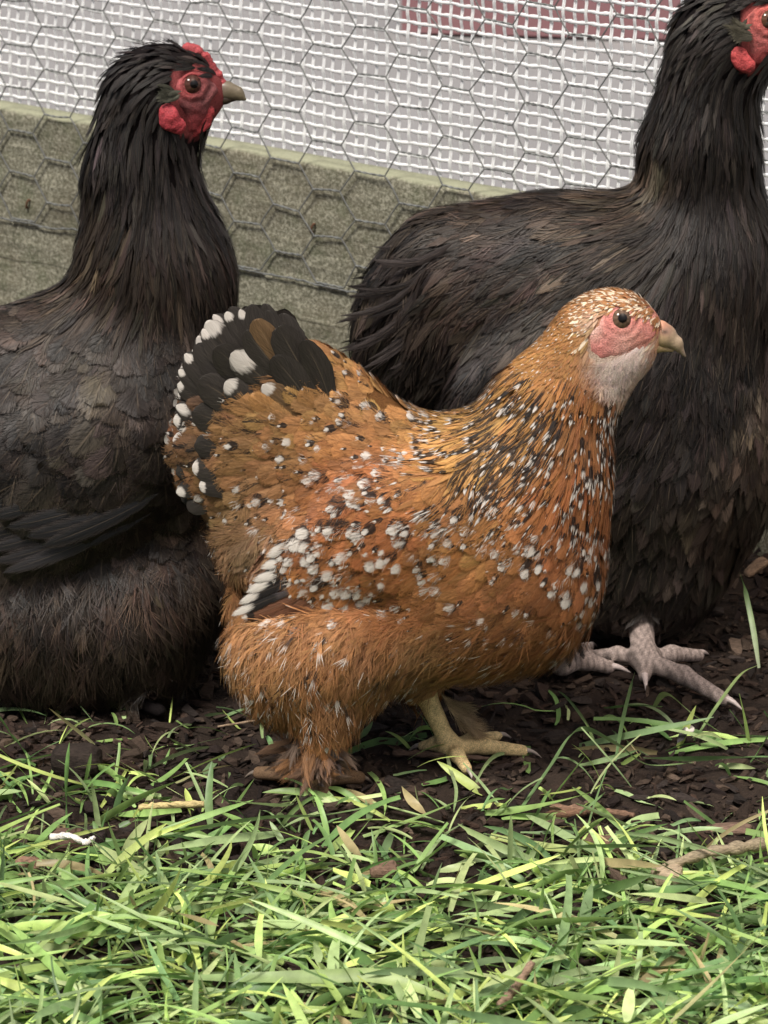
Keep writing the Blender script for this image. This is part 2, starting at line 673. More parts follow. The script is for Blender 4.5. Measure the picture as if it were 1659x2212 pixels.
def eye(bird, u, v, r, iris, ring_col, mat_ring, both=True, sink=0.45):
    p, n = bird.hit(u, v)
    q = p - bird.root.location
    for sd in (1, -1):
        c = np.array(p) - n * r * sink
        nn = n.copy()
        if sd < 0:
            c[1] = 2 * bird.Y - c[1]; nn[1] = -nn[1]
        # eyeball
        a = unit(np.cross(nn, [0, 0, 1.0])); b = np.cross(nn, a)
        th = np.linspace(0, pi * 0.62, 18); ph = np.linspace(0, 2 * pi, 33)[:-1]
        T, H = np.meshgrid(th, ph, indexing='ij')
        V = c + r * (np.cos(T)[..., None] * nn + np.sin(T)[..., None] * (np.cos(H)[..., None] * a + np.sin(H)[..., None] * b))
        i = np.arange(17)[:, None] * 32; j = np.arange(32)[None]; k = (j + 1) % 32
        Fq = np.stack([i + j, i + 32 + j, i + 32 + k, i + k], -1).reshape(-1, 4)
        ang = T.ravel()
        cc = np.where((ang < 0.36)[:, None], (0.004, 0.003, 0.003), np.array(iris))
        cc = np.where((ang > 0.95)[:, None], (0.03, 0.02, 0.015), cc)
        cc = cc * (1 + 0.25 * np.sin(H.ravel() * 23) * (ang > 0.4))[:, None]
        e = make('eye', V.reshape(-1, 3), Fq, M['eye'], bird.root, True, {'col': cc})
        # lids: two rings of skin
        parts = []
        for rr, lift, w in ((1.02, 0.42, 0.17), (1.45, 0.22, 0.13)):
            an = np.linspace(0, 2 * pi, 41)
            ring = c + nn * r * lift + r * rr * (np.cos(an)[:, None] * a * 1.05 + np.sin(an)[:, None] * b * 0.92)
            parts.append(tube(ring, r * w, 8, False))
        V2, F2 = merge(parts)
        make('eyelid', V2, F2, M['skin'], e, True, {'col': np.tile(ring_col, (len(V2), 1))})


def claw(bird, p0, p1, r, col, bend=0.15, par=None):
    """tapering claw from toe tip p0 to p1"""
    p0 = np.array(p0); p1 = np.array(p1)
    t = np.linspace(0, 1, 8)
    L = np.linalg.norm(p1 - p0)
    pts = p0 + (p1 - p0) * t[:, None] + np.array([0, 0, 1.0]) * (np.sin(pi * t) * L * bend)[:, None]
    V, Fc = tube(pts, r * (1 - 0.92 * t ** 1.3), 8)
    return make('claw', V, Fc, M['horn'], par or bird.root, True, {'col': np.tile(col, (len(V), 1))})


M = {}
M['skin'] = vcol_mat('skin', 0.6, 0.3, 1100, 0.35, 1.0, 0.12)
M['horn'] = vcol_mat('horn', 0.35, 0.5, 500, 0.15, 0.15)
M['under'] = vcol_mat('under_plumage', 0.9, 0.05, 1500, 0.4, 0.8)
g = MG('eye')
M['eye'] = g.out(g.n('Attribute', attribute_name='col').outputs['Color'], 0.12, 0.35)
M['gold'] = feather_mat('golden_plumage', 0.55, 0.0, 0.26, fray=True)
M['strand'] = feather_mat('loose_plumage', 0.6, 0.0, 0.26, fray=False)
M['dark'] = feather_mat('dark_plumage', 0.42, 0.0, 0.45, ((0.055, 0.040, 0.031), 0.5), 0.25)


def finish_body(bird, name, keep_col, h=0.0022):
    V, F = bird.f.mesh(h)
    u, v = bird.px(V)
    col = keep_col(V, u, v)
    o = make(name, V, F, M['under'], bird.root, True, {'col': col})
    return V, F, o


# ------------------------------------------------------------------ ground
def ground_h(x, y):
    return 0.012 * fbm(x * 9, y * 9, 3, 4) + 0.010 * fbm(x * 50, y * 50, 11, 4) - 0.001


def axis_pts(lo, hi, step, far):
    mid = np.arange(lo, hi + step, step)
    ext = 1.0 * np.geomspace(0.05, far, 26)
    return np.concatenate([lo - ext[::-1], mid, hi + ext])


gx = axis_pts(-0.62, 0.62, 0.0035, 60); gy = axis_pts(-0.75, 0.95, 0.0035, 60)
GX, GY = np.meshgrid(gx, gy, indexing='ij')
fade = np.clip(1.4 - np.abs(GX) * 0.5 - np.abs(GY) * 0.3, 0.0, 1)
GZ = ground_h(GX, GY) * np.where((np.abs(GX) < 0.7) & (np.abs(GY) < 1.0), 1, 0.0)
n1, n2 = GX.shape
ii = np.arange(n1 - 1)[:, None] * n2 + np.arange(n2 - 1)[None]
g = MG('soil')
p = pos(g)
n_a = g.noise(p, 90, 6, 0.65); n_b = g.noise(p, 14, 3); n_c = g.noise(p, 420, 4, 0.7)
c = g.ramp(n_a, [(0.25, (0.010, 0.007, 0.006)), (0.5, (0.026, 0.017, 0.013)), (0.75, (0.055, 0.037, 0.028))])
c = g.mix(g.mr(n_b, 0.4, 0.7, 0, 0.6), c, (0.055, 0.038, 0.028))
g.out(c, 0.9, 0.2, g.ma('ADD', n_a, n_c), 0.9, 0.004)
ground = make('ground', np.stack([GX, GY, GZ], -1).reshape(-1, 3), np.stack([ii, ii + n2, ii + n2 + 1, ii + 1], -1).reshape(-1, 4), g.m)
tag(ground, kind='structure')

rng = np.random.default_rng(5)
# bark mulch: irregular splinters and crumbs lying on the soil
def chips(N, x0, x1, y0, y1, lmin, lmax, seed, z0=0.0, cols=None):
    r = np.random.default_rng(seed)
    X = r.uniform(x0, x1, N); Y = r.uniform(y0, y1, N)
    L = lmin * (lmax / lmin) ** (r.random(N) ** 1.7); Wd = L * r.uniform(0.22, 0.75, N); H = Wd * r.uniform(0.25, 0.7, N)
    base = np.array([[-1, -.8, -1], [1, -.6, -1], [.8, .9, -1], [-.9, .7, -1], [-.8, -.6, 1], [.7, -.7, 1], [.9, .6, 1], [-.7, .8, 1], [1.5, .1, .1], [-1.4, 0, -.1]]) * 0.5
    B = base[None] * (1 + r.normal(0, .22, (N, 10, 3)))
    B = B * np.stack([L, Wd, H], -1)[:, None]
    yaw = r.uniform(0, 2 * pi, N); pit = r.normal(0, .28, N); rol = r.normal(0, .4, N)
    cy, sy, cp, sp_, cr, sr = np.cos(yaw), np.sin(yaw), np.cos(pit), np.sin(pit), np.cos(rol), np.sin(rol)
    R = np.stack([np.stack([cy * cp, cy * sp_ * sr - sy * cr, cy * sp_ * cr + sy * sr], -1),
                  np.stack([sy * cp, sy * sp_ * sr + cy * cr, sy * sp_ * cr - cy * sr], -1),
                  np.stack([-sp_, cp * sr, cp * cr], -1)], 1)
    V = np.einsum('nij,nkj->nki', R, B)
    V = V + np.stack([X, Y, ground_h(X, Y) + H * 0.35 + z0 + r.random(N) * 0.002], -1)[:, None]
    fq = np.array([[3, 2, 1, 0], [4, 5, 6, 7], [0, 1, 5, 4], [2, 3, 7, 6]]); ft = np.array([[1, 2, 8], [2, 6, 8], [6, 5, 8], [5, 1, 8], [3, 0, 9], [7, 3, 9], [4, 7, 9], [0, 4, 9]])
    o = (np.arange(N) * 10)[:, None, None]
    cc = np.array(cols)[r.integers(0, len(cols), N)] * r.uniform(.55, 1.35, (N, 1))
    return V.reshape(-1, 3), [(fq[None] + o).reshape(-1, 4), (ft[None] + o).reshape(-1, 3)], np.repeat(cc, 10, 0)


g = MG('bark')
p = pos(g)
a = g.n('Attribute', attribute_name='col').outputs['Color']
nb = g.noise(g.n('Mapping', {0: p, 3: (300, 900, 900)}), 1.0, 4, 0.65)
g.out(g.mix(1.0, a, g.mr(nb, .3, .7, .55, 1.45), 'MULTIPLY'), 0.85, 0.2, nb, 0.8, 0.001)
M['bark'] = g.m
BK = [(.032, .020, .015), (.050, .033, .024), (.020, .013, .011), (.075, .052, .038), (.028, .021, .018), (.042, .025, .018)]
V, Fc, cc = chips(17000, -.34, .40, -.42, .52, .0022, .014, 8, cols=BK)
tag(make('bark_mulch', V, Fc, M['bark'], None, False, {'col': cc}), 'dark brown bark mulch crumbs covering the soil', 'mulch', kind='stuff')

# ------------------------------------------------------------------ fence: board, netting, chicken wire
PSI = radians(35.0)
FB = np.array([0.25668, 0.35207, 0.0]); FD = np.array([cos(PSI), -sin(PSI), 0.0]); FN = np.array([sin(PSI), cos(PSI), 0.0])


def fence_pt(s, d, z):               # s along the fence from the right end mark, d behind its front face
    s = np.asarray(s, float); d = np.asarray(d, float); z = np.asarray(z, float)
    return FB + s[..., None] * FD + d[..., None] * FN + z[..., None] * np.array([0, 0, 1.0])


HB, TB = 0.22, 0.022
s_ = np.linspace(-1.15, 0.5, 420)
prof = [(0.0, z) for z in np.linspace(-.04, HB - .006, 60)] + [(0.0, HB - .004), (0.0012, HB - .001), (0.004, HB), (TB * .5, HB + .0006), (TB - .003, HB), (TB, HB - .003), (TB, 0.1), (TB, -0.04)]
D_ = np.array([q[0] for q in prof]); Z_ = np.array([q[1] for q in prof])
SS, DD = np.meshgrid(s_, D_, indexing='ij'); ZZ = np.meshgrid(s_, Z_, indexing='ij')[1]
wob = 0.0025 * fbm(SS * 6, ZZ * 3, 21, 3) * (ZZ > HB - .01)
ZZ = ZZ + wob
DD = DD + 0.0016 * fbm(SS * 40, ZZ * 90, 4, 3) * (DD < .003)
V = fence_pt(SS, DD, ZZ).reshape(-1, 3)
n1, n2 = SS.shape
ii = np.arange(n1 - 1)[:, None] * n2 + np.arange(n2 - 1)[None]
g = MG('weathered_wood')
tc = pos(g)
gr = g.n('Mapping', {0: tc}, vector_type='POINT')
gr.inputs['Rotation'].default_value = (0, 0, PSI)
sp_m = g.n('Mapping', {0: gr.outputs[0]}); sp_m.inputs['Scale'].default_value = (9, 60, 130)
grain = g.noise(sp_m.outputs[0], 1.0, 6, 0.65)
speck = g.noise(tc, 420, 5, 0.75); patch = g.noise(tc, 16, 4, 0.6); patch2 = g.noise(tc, 45, 4, 0.6)
c = g.ramp(speck, [(0.36, (0.10, 0.095, 0.066)), (0.50, (0.21, 0.20, 0.145)), (0.62, (0.42, 0.40, 0.31))])
c = g.mix(g.mr(patch, .45, .65, 0, .4), c, (0.15, 0.125, 0.085))
c = g.mix(g.mr(patch2, .5, .72, 0, .45), c, (0.085, 0.105, 0.050))
c = g.mix(1.0, c, g.mr(grain, .3, .7, .72, 1.25), 'MULTIPLY')
zz = g.n('SeparateXYZ', {0: tc}).outputs[2]
crack = g.mr(g.ma('ABSOLUTE', g.ma('SUBTRACT', g.ma('ADD', zz, g.ma('MULTIPLY', g.ma('SUBTRACT', patch, .5), .012)), 0.1)), 0.0002, 0.0012, .55, 0)
c = g.mix(crack, c, (0.02, 0.017, 0.012))
gw = g.noise(sp_m.outputs[0], 2.6, 3, 0.6)
c = g.mix(g.mr(gw, .60, .68, 0, .45), c, (0.045, 0.038, 0.028))
top = g.mr(g.ma('ADD', zz, g.ma('MULTIPLY', g.ma('SUBTRACT', patch2, .5), .006)), HB - .0035, HB - .0012, 0, 1)
alg_sunlit = g.mix(speck, (0.20, 0.205, 0.13), (0.40, 0.40, 0.29))  # algae green, lightened: sunlight on the top face is in the colour
c = g.mix(top, c, alg_sunlit)
g.out(c, 0.9, 0.15, g.ma('ADD', speck, grain), 0.6, 0.0015)
board = make('fence_board', V, np.stack([ii, ii + n2, ii + n2 + 1, ii + 1], -1).reshape(-1, 4), g.m, None)
tag(board, 'weathered grey wooden board with sunlit-toned greenish algae top edge behind the hens', 'board')

# white woven netting, standing behind the board
rng = np.random.default_rng(11)


def ribbons(paths, wid, thk):
    """paths (n,K,3) in (s,d,z); flat woven strands"""
    n, K, _ = paths.shape
    tg = unit(np.gradient(paths, axis=1))
    sd = unit(np.stack([-tg[..., 2], 0 * tg[..., 0], tg[..., 0]], -1))
    w = wid[..., None]
    nn = np.array([0, 1.0, 0])
    P = np.stack([paths - sd * w, paths - nn * thk - sd * w * .4, paths - nn * thk + sd * w * .4, paths + sd * w, paths + nn * thk], 2)
    V = P.reshape(-1, 3)
    V = fence_pt(V[:, 0], V[:, 1], V[:, 2])
    k = np.arange(K - 1)[:, None] * 5; j = np.arange(5)[None]; j2 = (j + 1) % 5
    q = np.stack([k + j, k + j2, k + 5 + j2, k + 5 + j], -1).reshape(-1, 4)
    Fq = (q[None] + (np.arange(n) * K * 5)[:, None, None]).reshape(-1, 4)
    return V, Fq


NZ0, NZ1, NS0, NS1 = HB - 0.018, 0.60, -1.15, 0.42
px_, pz_ = 0.0093, 0.0086
cols_ = np.arange(NS0, NS1, px_); rows_ = np.arange(NZ0 + .002, NZ1, pz_)


def warp(s, z):
    return 0.006 * fbm(s * 9, z * 9, 31, 3), 0.006 * fbm(s * 9, z * 9, 41, 3)


K = 520
S2 = np.tile(np.linspace(NS0, NS1, K), (len(rows_), 1)); Z2 = np.tile(rows_[:, None], (1, K)) + rng.normal(0, .0005, (len(rows_), 1))
a, b = warp(S2, Z2)
wob = 0.0007 * fbm(S2 * 130, Z2 * 400 + 50, 7, 2)
H = np.stack([S2 + a, TB + .006 + 0.001 * np.sin(S2 / px_ * pi), Z2 + b + wob], -1)
wid = 0.00128 * (1 + .28 * np.cos(S2 / px_ * 2 * pi) + 0.5 * fbm(S2 * 200, Z2 * 900, 9, 2))
pk1 = ribbons(H, wid, 0.0004)
K = 170
Z3 = np.tile(np.linspace(NZ0, NZ1, K), (len(cols_), 1)); S3 = np.tile(cols_[:, None], (1, K)) + rng.normal(0, .0005, (len(cols_), 1))
pks = [pk1]
for off, dd in ((-.00055, 0), (.00055, .0004)):
    a, b = warp(S3, Z3)
    wob = 0.0006 * fbm(Z3 * 130, S3 * 500 + 10 + off * 9000, 17, 2)
    Hh = np.stack([S3 + a + wob + off, TB + .0062 + dd - 0.0008 * np.sin(Z3 / pz_ * pi), Z3 + b], -1)
    pks.append(ribbons(Hh, 0.00070 * (1 + .4 * fbm(Z3 * 300, S3 * 900, 3, 2)), 0.0003))
V, Fc = merge(pks)
g = MG('white_plastic')
nw = g.noise(pos(g), 700, 3)
g.out(g.mix(nw, (0.88, 0.88, 0.87), (0.97, 0.97, 0.96)), 0.45, 0.4, nw, .3, .0005, Transmission_Weight=0.0, Subsurface_Weight=0.25, Subsurface_Radius=(.003, .003, .003), Subsurface_Scale=1.0)
net = make('plastic_netting', V, Fc, g.m)
tag(net, 'white woven plastic netting stretched above the wooden board', 'netting')

# hexagonal chicken wire
HX, HZ = 0.072, 0.0345
segs = []; thick = []
i0 = int((-1.12 + .1) / HX) - 3
zb = HB - 0.085
for i in range(-19, 8):
    for par in (0, 1):
        for j in range(0, 13):
            cs = i * HX + par * HX / 2
            cz = zb + j * HZ + par * HZ / 2
            segs.append(((cs - HX / 6, cz), (cs + HX / 6, cz), 1))
            segs.append(((cs + HX / 6, cz), (cs + HX / 3, cz + HZ / 2), 0))
            segs.append(((cs - HX / 6, cz), (cs - HX / 3, cz + HZ / 2), 0))
def wwarp(s, z):
    s = np.asarray(s); z = np.asarray(z)
    return s + .012 * fbm(s * 7, z * 7, 51, 3) + .005 * fbm(s * 37, z * 37, 58, 2), z + .012 * fbm(s * 7 + 9, z * 7, 61, 3) + .005 * fbm(s * 37, z * 37, 68, 2)
parts = []
for (a, b, tw) in segs:
    t = np.linspace(0, 1, 7 if tw else 4)
    for ph in ((0, pi) if tw else (0,)):
        s = a[0] + (b[0] - a[0]) * t; z = a[1] + (b[1] - a[1]) * t
        s, z = wwarp(s, z)
        d = -0.0035 + 0.004 * fbm(s * 20, z * 20, 71, 2)
        if tw:
            z = z + .00045 * np.sin(t * 4 * pi + ph); d = d + .00045 * np.cos(t * 4 * pi + ph)
        parts.append(tube(fence_pt(s, d, z), 0.00056, 5, False))
sw = np.linspace(-1.15, .5, 300)
s2, z2 = wwarp(sw, np.full(300, zb - .002))
parts.append(tube(fence_pt(s2, -.003 + 0 * s2, z2), .0006, 5, False))
parts.append(tube(fence_pt(s2, -.003 + .0009 * np.cos(sw * 700), z2 + .0009 * np.sin(sw * 700)), .0005, 5, False))
V, Fc = merge(parts)
g = MG('galvanised_wire')
nw = g.noise(pos(g), 300, 3)
g.out(g.mix(nw, (0.08, 0.08, 0.085), (0.28, 0.29, 0.27)), 0.55, 0.5, nw, .3, .0003, Metallic=0.45)
wire = make('chicken_wire', V, Fc, g.m)
tag(wire, 'thin grey hexagonal chicken wire hanging over netting and upper board', 'wire mesh')

# rusty staples on the board
g = MG('rust'); g.out(g.mix(g.noise(pos(g), 900, 3), (.06, .03, .018), (.16, .075, .04)), .8, .3); M['rust'] = g.m
def on_board(u, v):
    d = ray(u, v); t = ((FB - CAM) @ FN) / (d @ FN); q = CAM + d * t
    return (q - FB) @ FD, q[2]
for (u, v, lab, dx) in ((60, 440, 'rusty staple pinning the chicken wire left of the left dark hen', .001), (680, 493, 'rusty staple in the board between the two dark hens', -.001)):
    s0, z0 = on_board(u, v)
    pts = np.array([(-.002, .003, -.002), (-.002, -.002, -.0015), (0, -.0025, .0005), (.002, -.002, .002), (.002, .003, .0015)])
    t = np.linspace(0, 4, 17); q = np.stack([np.interp(t, range(5), pts[:, k]) for k in range(3)], -1)
    V, Fc = tube(fence_pt(s0 + q[:, 0] * .6 + dx, q[:, 1], z0 + q[:, 2] * 1.8), .0009, 6)
    o = make('fence_staple', V, Fc, M['rust'], None, True, None, None, loc=list(fence_pt(np.array(s0), np.array(0.), np.array(z0))))
    tag(o, lab, 'staple', 'staples in the board')

# beyond the fence: pale yard and a faded red low panel
g = MG('pale_yard')
n_ = g.noise(pos(g), 3.0, 4)
g.out(g.mix(n_, (0.20, 0.195, 0.195), (0.28, 0.272, 0.272)), .9, .2)
yl = [fence_pt(np.array(a), np.array(b), np.array(.016)) for a, b in ((-40, .12), (40, .12), (40, 60), (-40, 60))]
tag(make('paved_yard', np.array(yl), np.array([[0, 1, 2, 3]]), g.m, None, False), kind='structure')
g = MG('red_paint'); g.out(g.mix(g.noise(pos(g), 8, 4), (.23, .11, .12), (.27, .15, .155)), .6, .3)
def box(c, sx, sy, sz, yaw=0.0, bev=0.0):
    V = np.array([(x, y, z) for x in (-.5, .5) for y in (-.5, .5) for z in (0, 1)], float) * (sx, sy, sz)
    V = V @ np.array([[cos(yaw), sin(yaw), 0], [-sin(yaw), cos(yaw), 0], [0, 0, 1]]) + c
    return V, [np.array([[0, 1, 3, 2], [4, 6, 7, 5], [0, 4, 5, 1], [2, 3, 7, 6], [0, 2, 6, 4], [1, 5, 7, 3]])]
rp = empty('red_panel', (0.36, 2.16, 0.02))
tag(rp, 'faded red panel lying out of focus beyond the white netting', 'panel')
V, Fc = box(np.array([0.36, 2.16, 0.02]), .62, .55, .07, -.12)
make('sheet', V, Fc, g.m, rp, False)
for dx in (-.26, 0, .26):
    V, Fc = box(np.array([0.36 + dx, 2.16, 0.0902]), .04, .5, .018, -.12)
    make('batten', V, Fc, g.m, rp, False)

# ------------------------------------------------------------------ grass
g = MG('grass_blade')
a = g.n('Attribute', attribute_name='col').outputs['Color']
uvx = g.n('SeparateXYZ', {0: g.n('UVMap', uv_map='UVMap').outputs[0]})
vein = g.n('TexWave', {'Scale': 1.0, 'Distortion': 0.5}, bands_direction='X'); g.put(vein.inputs[0], g.n('CombineXYZ', {0: g.ma('MULTIPLY', uvx.outputs[0], 2.2)}))
c = g.mix(1.0, a, g.mr(vein.outputs['Fac'], 0, 1, .82, 1.12), 'MULTIPLY')
c = g.mix(1.0, c, g.mr(g.noise(pos(g), 120, 3), .3, .7, .8, 1.2), 'MULTIPLY')
g.out(c, 0.42, 0.35)
tr = g.n('BsdfTranslucent', {0: c}); ms = g.n('MixShader', {0: .28, 1: g.b.outputs[0], 2: tr.outputs[0]})
g.t.links.new(ms.outputs[0], g.t.nodes['Material Output'].inputs[0])
M['grass'] = g.m


def blades(P, yaw, el, L, W, curve, colb, colt, r, bend=None):
    """P root (N,3); el start elevation; curve: elevation lost along the blade"""
    N = len(P); K = 9
    t = np.linspace(0, 1, K)
    e = el[:, None] - curve[:, None] * t[None]
    yw = yaw[:, None] + (r.normal(0, .35, N)[:, None] * t[None] if bend is None else bend[:, None] * t[None])
    dl = (L / (K - 1))[:, None]
    step = np.stack([np.cos(e) * np.cos(yw), np.cos(e) * np.sin(yw), np.sin(e)], -1) * dl[..., None]
    sp = P[:, None] + np.concatenate([np.zeros((N, 1, 3)), np.cumsum(step[:, :-1], 1)], 1)
    gz = ground_h(sp[..., 0], sp[..., 1])
    sp[..., 2] = np.maximum(sp[..., 2], gz + .0015 + P[:, None, 2] * .25)
    tg = unit(np.gradient(sp, axis=1))
    sd = unit(np.cross(tg, np.array([0, 0, 1.0]) + 0.0 * tg))
    up = np.cross(sd, tg)
    rol = (r.normal(0, .7, N)[:, None] + r.normal(0, .8, N)[:, None] * t[None])[..., None]
    sdr = sd * np.cos(rol) + up * np.sin(rol); upr = up * np.cos(rol) - sd * np.sin(rol)
    pw = np.clip(np.minimum(.55 + t * 2.0, 1) * (1 - t ** 3.5) ** .8, .04, 1)
    cut = (r.random(N) < .35)[:, None]
    pw = np.where(cut, np.maximum(pw[None], .62), pw[None])
    w = (W[:, None] * pw)[..., None] * .5
    V = np.stack([sp - sdr * w + upr * w * .28, sp, sp + sdr * w + upr * w * .28], 2)
    cc = colb[:, None] * (1 - t[None, :, None]) + colt[:, None] * t[None, :, None]
    cc = np.repeat(cc[:, :, None], 3, 2).reshape(-1, 3)
    uv = np.tile(np.stack(np.broadcast_arrays(np.array([-1, 0, 1.0])[None], t[:, None] * np.ones((1, 3))), -1).reshape(-1, 2), (N, 1))
    k = np.arange(K - 1)[:, None] * 3 + np.arange(2)[None]
    q = np.stack([k, k + 1, k + 4, k + 3], -1).reshape(-1, 4)
    return V.reshape(-1, 3), (q[None] + (np.arange(N) * K * 3)[:, None, None]).reshape(-1, 4), uv, cc


def grass_density(u, v):
    d = np.interp(v, [1500, 1560, 1700, 1800, 1900, 2020, 2300], [0, .10, .22, .42, .8, 1, 1])
    d = d * np.where((v < 1830), np.interp(u, [-100, 350, 520, 900, 1150, 1300, 1750], [1.0, 1.1, .5, .45, .28, .32, .5]), 1)
    d = d * np.clip(.75 + 2.6 * fbm(u / 150., v / 60., 77, 3), .12, 1.3)
    return d


GP = [(.10, .20, .075), (.14, .26, .095), (.19, .32, .12), (.26, .39, .14), (.36, .47, .17), (.13, .22, .12), (.21, .31, .18), (.30, .39, .22), (.07, .15, .055), (.24, .35, .19), (.10, .20, .10)]


def grass_batch(N, seed, kind):
    r = np.random.default_rng(seed)
    X = r.uniform(-.36, .36, N); Y = r.uniform(-.52, .12, N)
    u, v = px_of(np.stack([X, Y, 0 * X], -1))
    k = r.random(N) < grass_density(u, v)
    X, Y, v = X[k], Y[k], v[k]; n = len(X)
    near = np.clip((v - 1750) / 300, 0, 1)
    if kind == 'lie':
        el = r.uniform(-.05, .45, n); L = .02 * 4.5 ** r.random(n); W = r.uniform(.0020, .0064, n)
        z = r.uniform(0, .014, n) * near + .001; cv = r.uniform(-.1, .7, n)
        yaw = np.where(r.random(n) < .5, 0, pi) + r.normal(0, .85, n)
    elif kind == 'up':
        el = r.uniform(.5, 1.35, n); L = r.uniform(.012, .040, n); W = r.uniform(.0018, .0042, n)
        z = np.zeros(n); cv = r.uniform(-.2, 1.3, n); yaw = r.uniform(0, 2 * pi, n)
    else:
        el = r.uniform(.1, .9, n); L = r.uniform(.02, .055, n); W = r.uniform(.0012, .0028, n)
        z = r.uniform(0, .008, n); cv = r.uniform(0, 1.6, n); yaw = r.uniform(0, 2 * pi, n)
    P = np.stack([X, Y, ground_h(X, Y) + z], -1)
    cb = np.array(GP)[r.integers(0, len(GP), n)] * r.uniform(.65, 1.5, (n, 1)) * (1.42, 1.31, 1.04) + .008
    dry = r.random(n) < .035
    cb[dry] = np.array((.40, .33, .17)) * r.uniform(.7, 1.3, (dry.sum(), 1))
    ct = cb * r.uniform(.85, 1.35, (n, 1)) + r.uniform(0, .05, (n, 1)) * np.array([1.1, 1, .3])
    yb = r.random(n) < .18
    cb[yb] = cb[yb] * .5 + np.array((.42, .52, .24)) * .5
    return blades(P, yaw, el, L, W, cv, cb, ct, r)


pk = [grass_batch(6800, 1, 'lie'), grass_batch(4200, 2, 'up'), grass_batch(3600, 3, 'fine')]
o = 0; V = []; Fq = []; U = []; A = []
for v, f, u, c in pk:
    V.append(v); Fq.append(f + o); U.append(u); A.append(c); o += len(v)
tag(make('grass', np.concatenate(V), np.concatenate(Fq), M['grass'], None, True, {'col': np.concatenate(A)}, np.concatenate(U)),
    'short flattened green grass in front of the hens', 'grass', kind='stuff')

# ------------------------------------------------------------------ hens
def scatter(bird, VF, n, mask, L, W, o1, tplv, prof, colf, parf, rng, jit=.12, o0=-.0005, camber=.22, rag=.08, barb=None, barb_frac=1.0, bw=1.0, K=6):
    """cover the part of the body where mask(u, v, p) holds; returns packs"""
    P = bird.sample(*VF, n)
    u, v = bird.px(P)
    k = mask(u, v, P)
    P = P[k]; u = u[k]; v = v[k]
    N = len(P)
    Lf = (L(u, v) if callable(L) else np.full(N, L)) * rng.uniform(.8, 1.2, N)
    Wf = (W(u, v) if callable(W) else np.full(N, W)) * rng.uniform(.8, 1.2, N) * .5
    o1f = o1(u, v)[:, None] if callable(o1) else o1
    sp, nr = bird.spines(P, Lf, K, o0, 1.0 * (o1 if not callable(o1) else 0) , jit)
    tipu, tipv = bird.px(sp[:, -2])
    fc = np.concatenate([colf(tipu, tipv, rng), rng.random((N, 1))], 1)
    fp = parf(tipu, tipv, Lf, Wf, rng)
    out = []
    if tplv is not None:
        out.append(assemble(sp, nr, Wf, tplv, prof, fc, fp, rng, camber, rag))
    if barb is not None:
        q = rng.random(N) < barb_frac
        for bi, b in enumerate(barb):
            qq = q & ((np.arange(N) % len(barb)) == bi)
            if qq.any():
                out.append(assemble(sp[qq] + nr[qq] * .0007, nr[qq], Wf[qq] * bw, b, prof_barb, fc[qq], fp[qq], rng, camber, 0))
    return out


VT = vane_template()
VN = vane_template((0, .25, .5, .75, .9, 1.0), (-1, 0, 1))
rb = np.random.default_rng(99)
BARB = [barb_template(9, rb, (0.05, .7), 1.0, .035) for _ in range(6)]
FLUF = [barb_template(15, rb, (0.0, .55), 1.1, .022, .25) for _ in range(6)]
SILK = [barb_template(18, rb, (0.05, .8), .95, .016, .05) for _ in range(6)]
HACK = [barb_template(5, rb, (0.1, .75), .8, .07, .05) for _ in range(6)]


def zero_par(u, v, L, W, r):
    return np.zeros((len(u), 4))


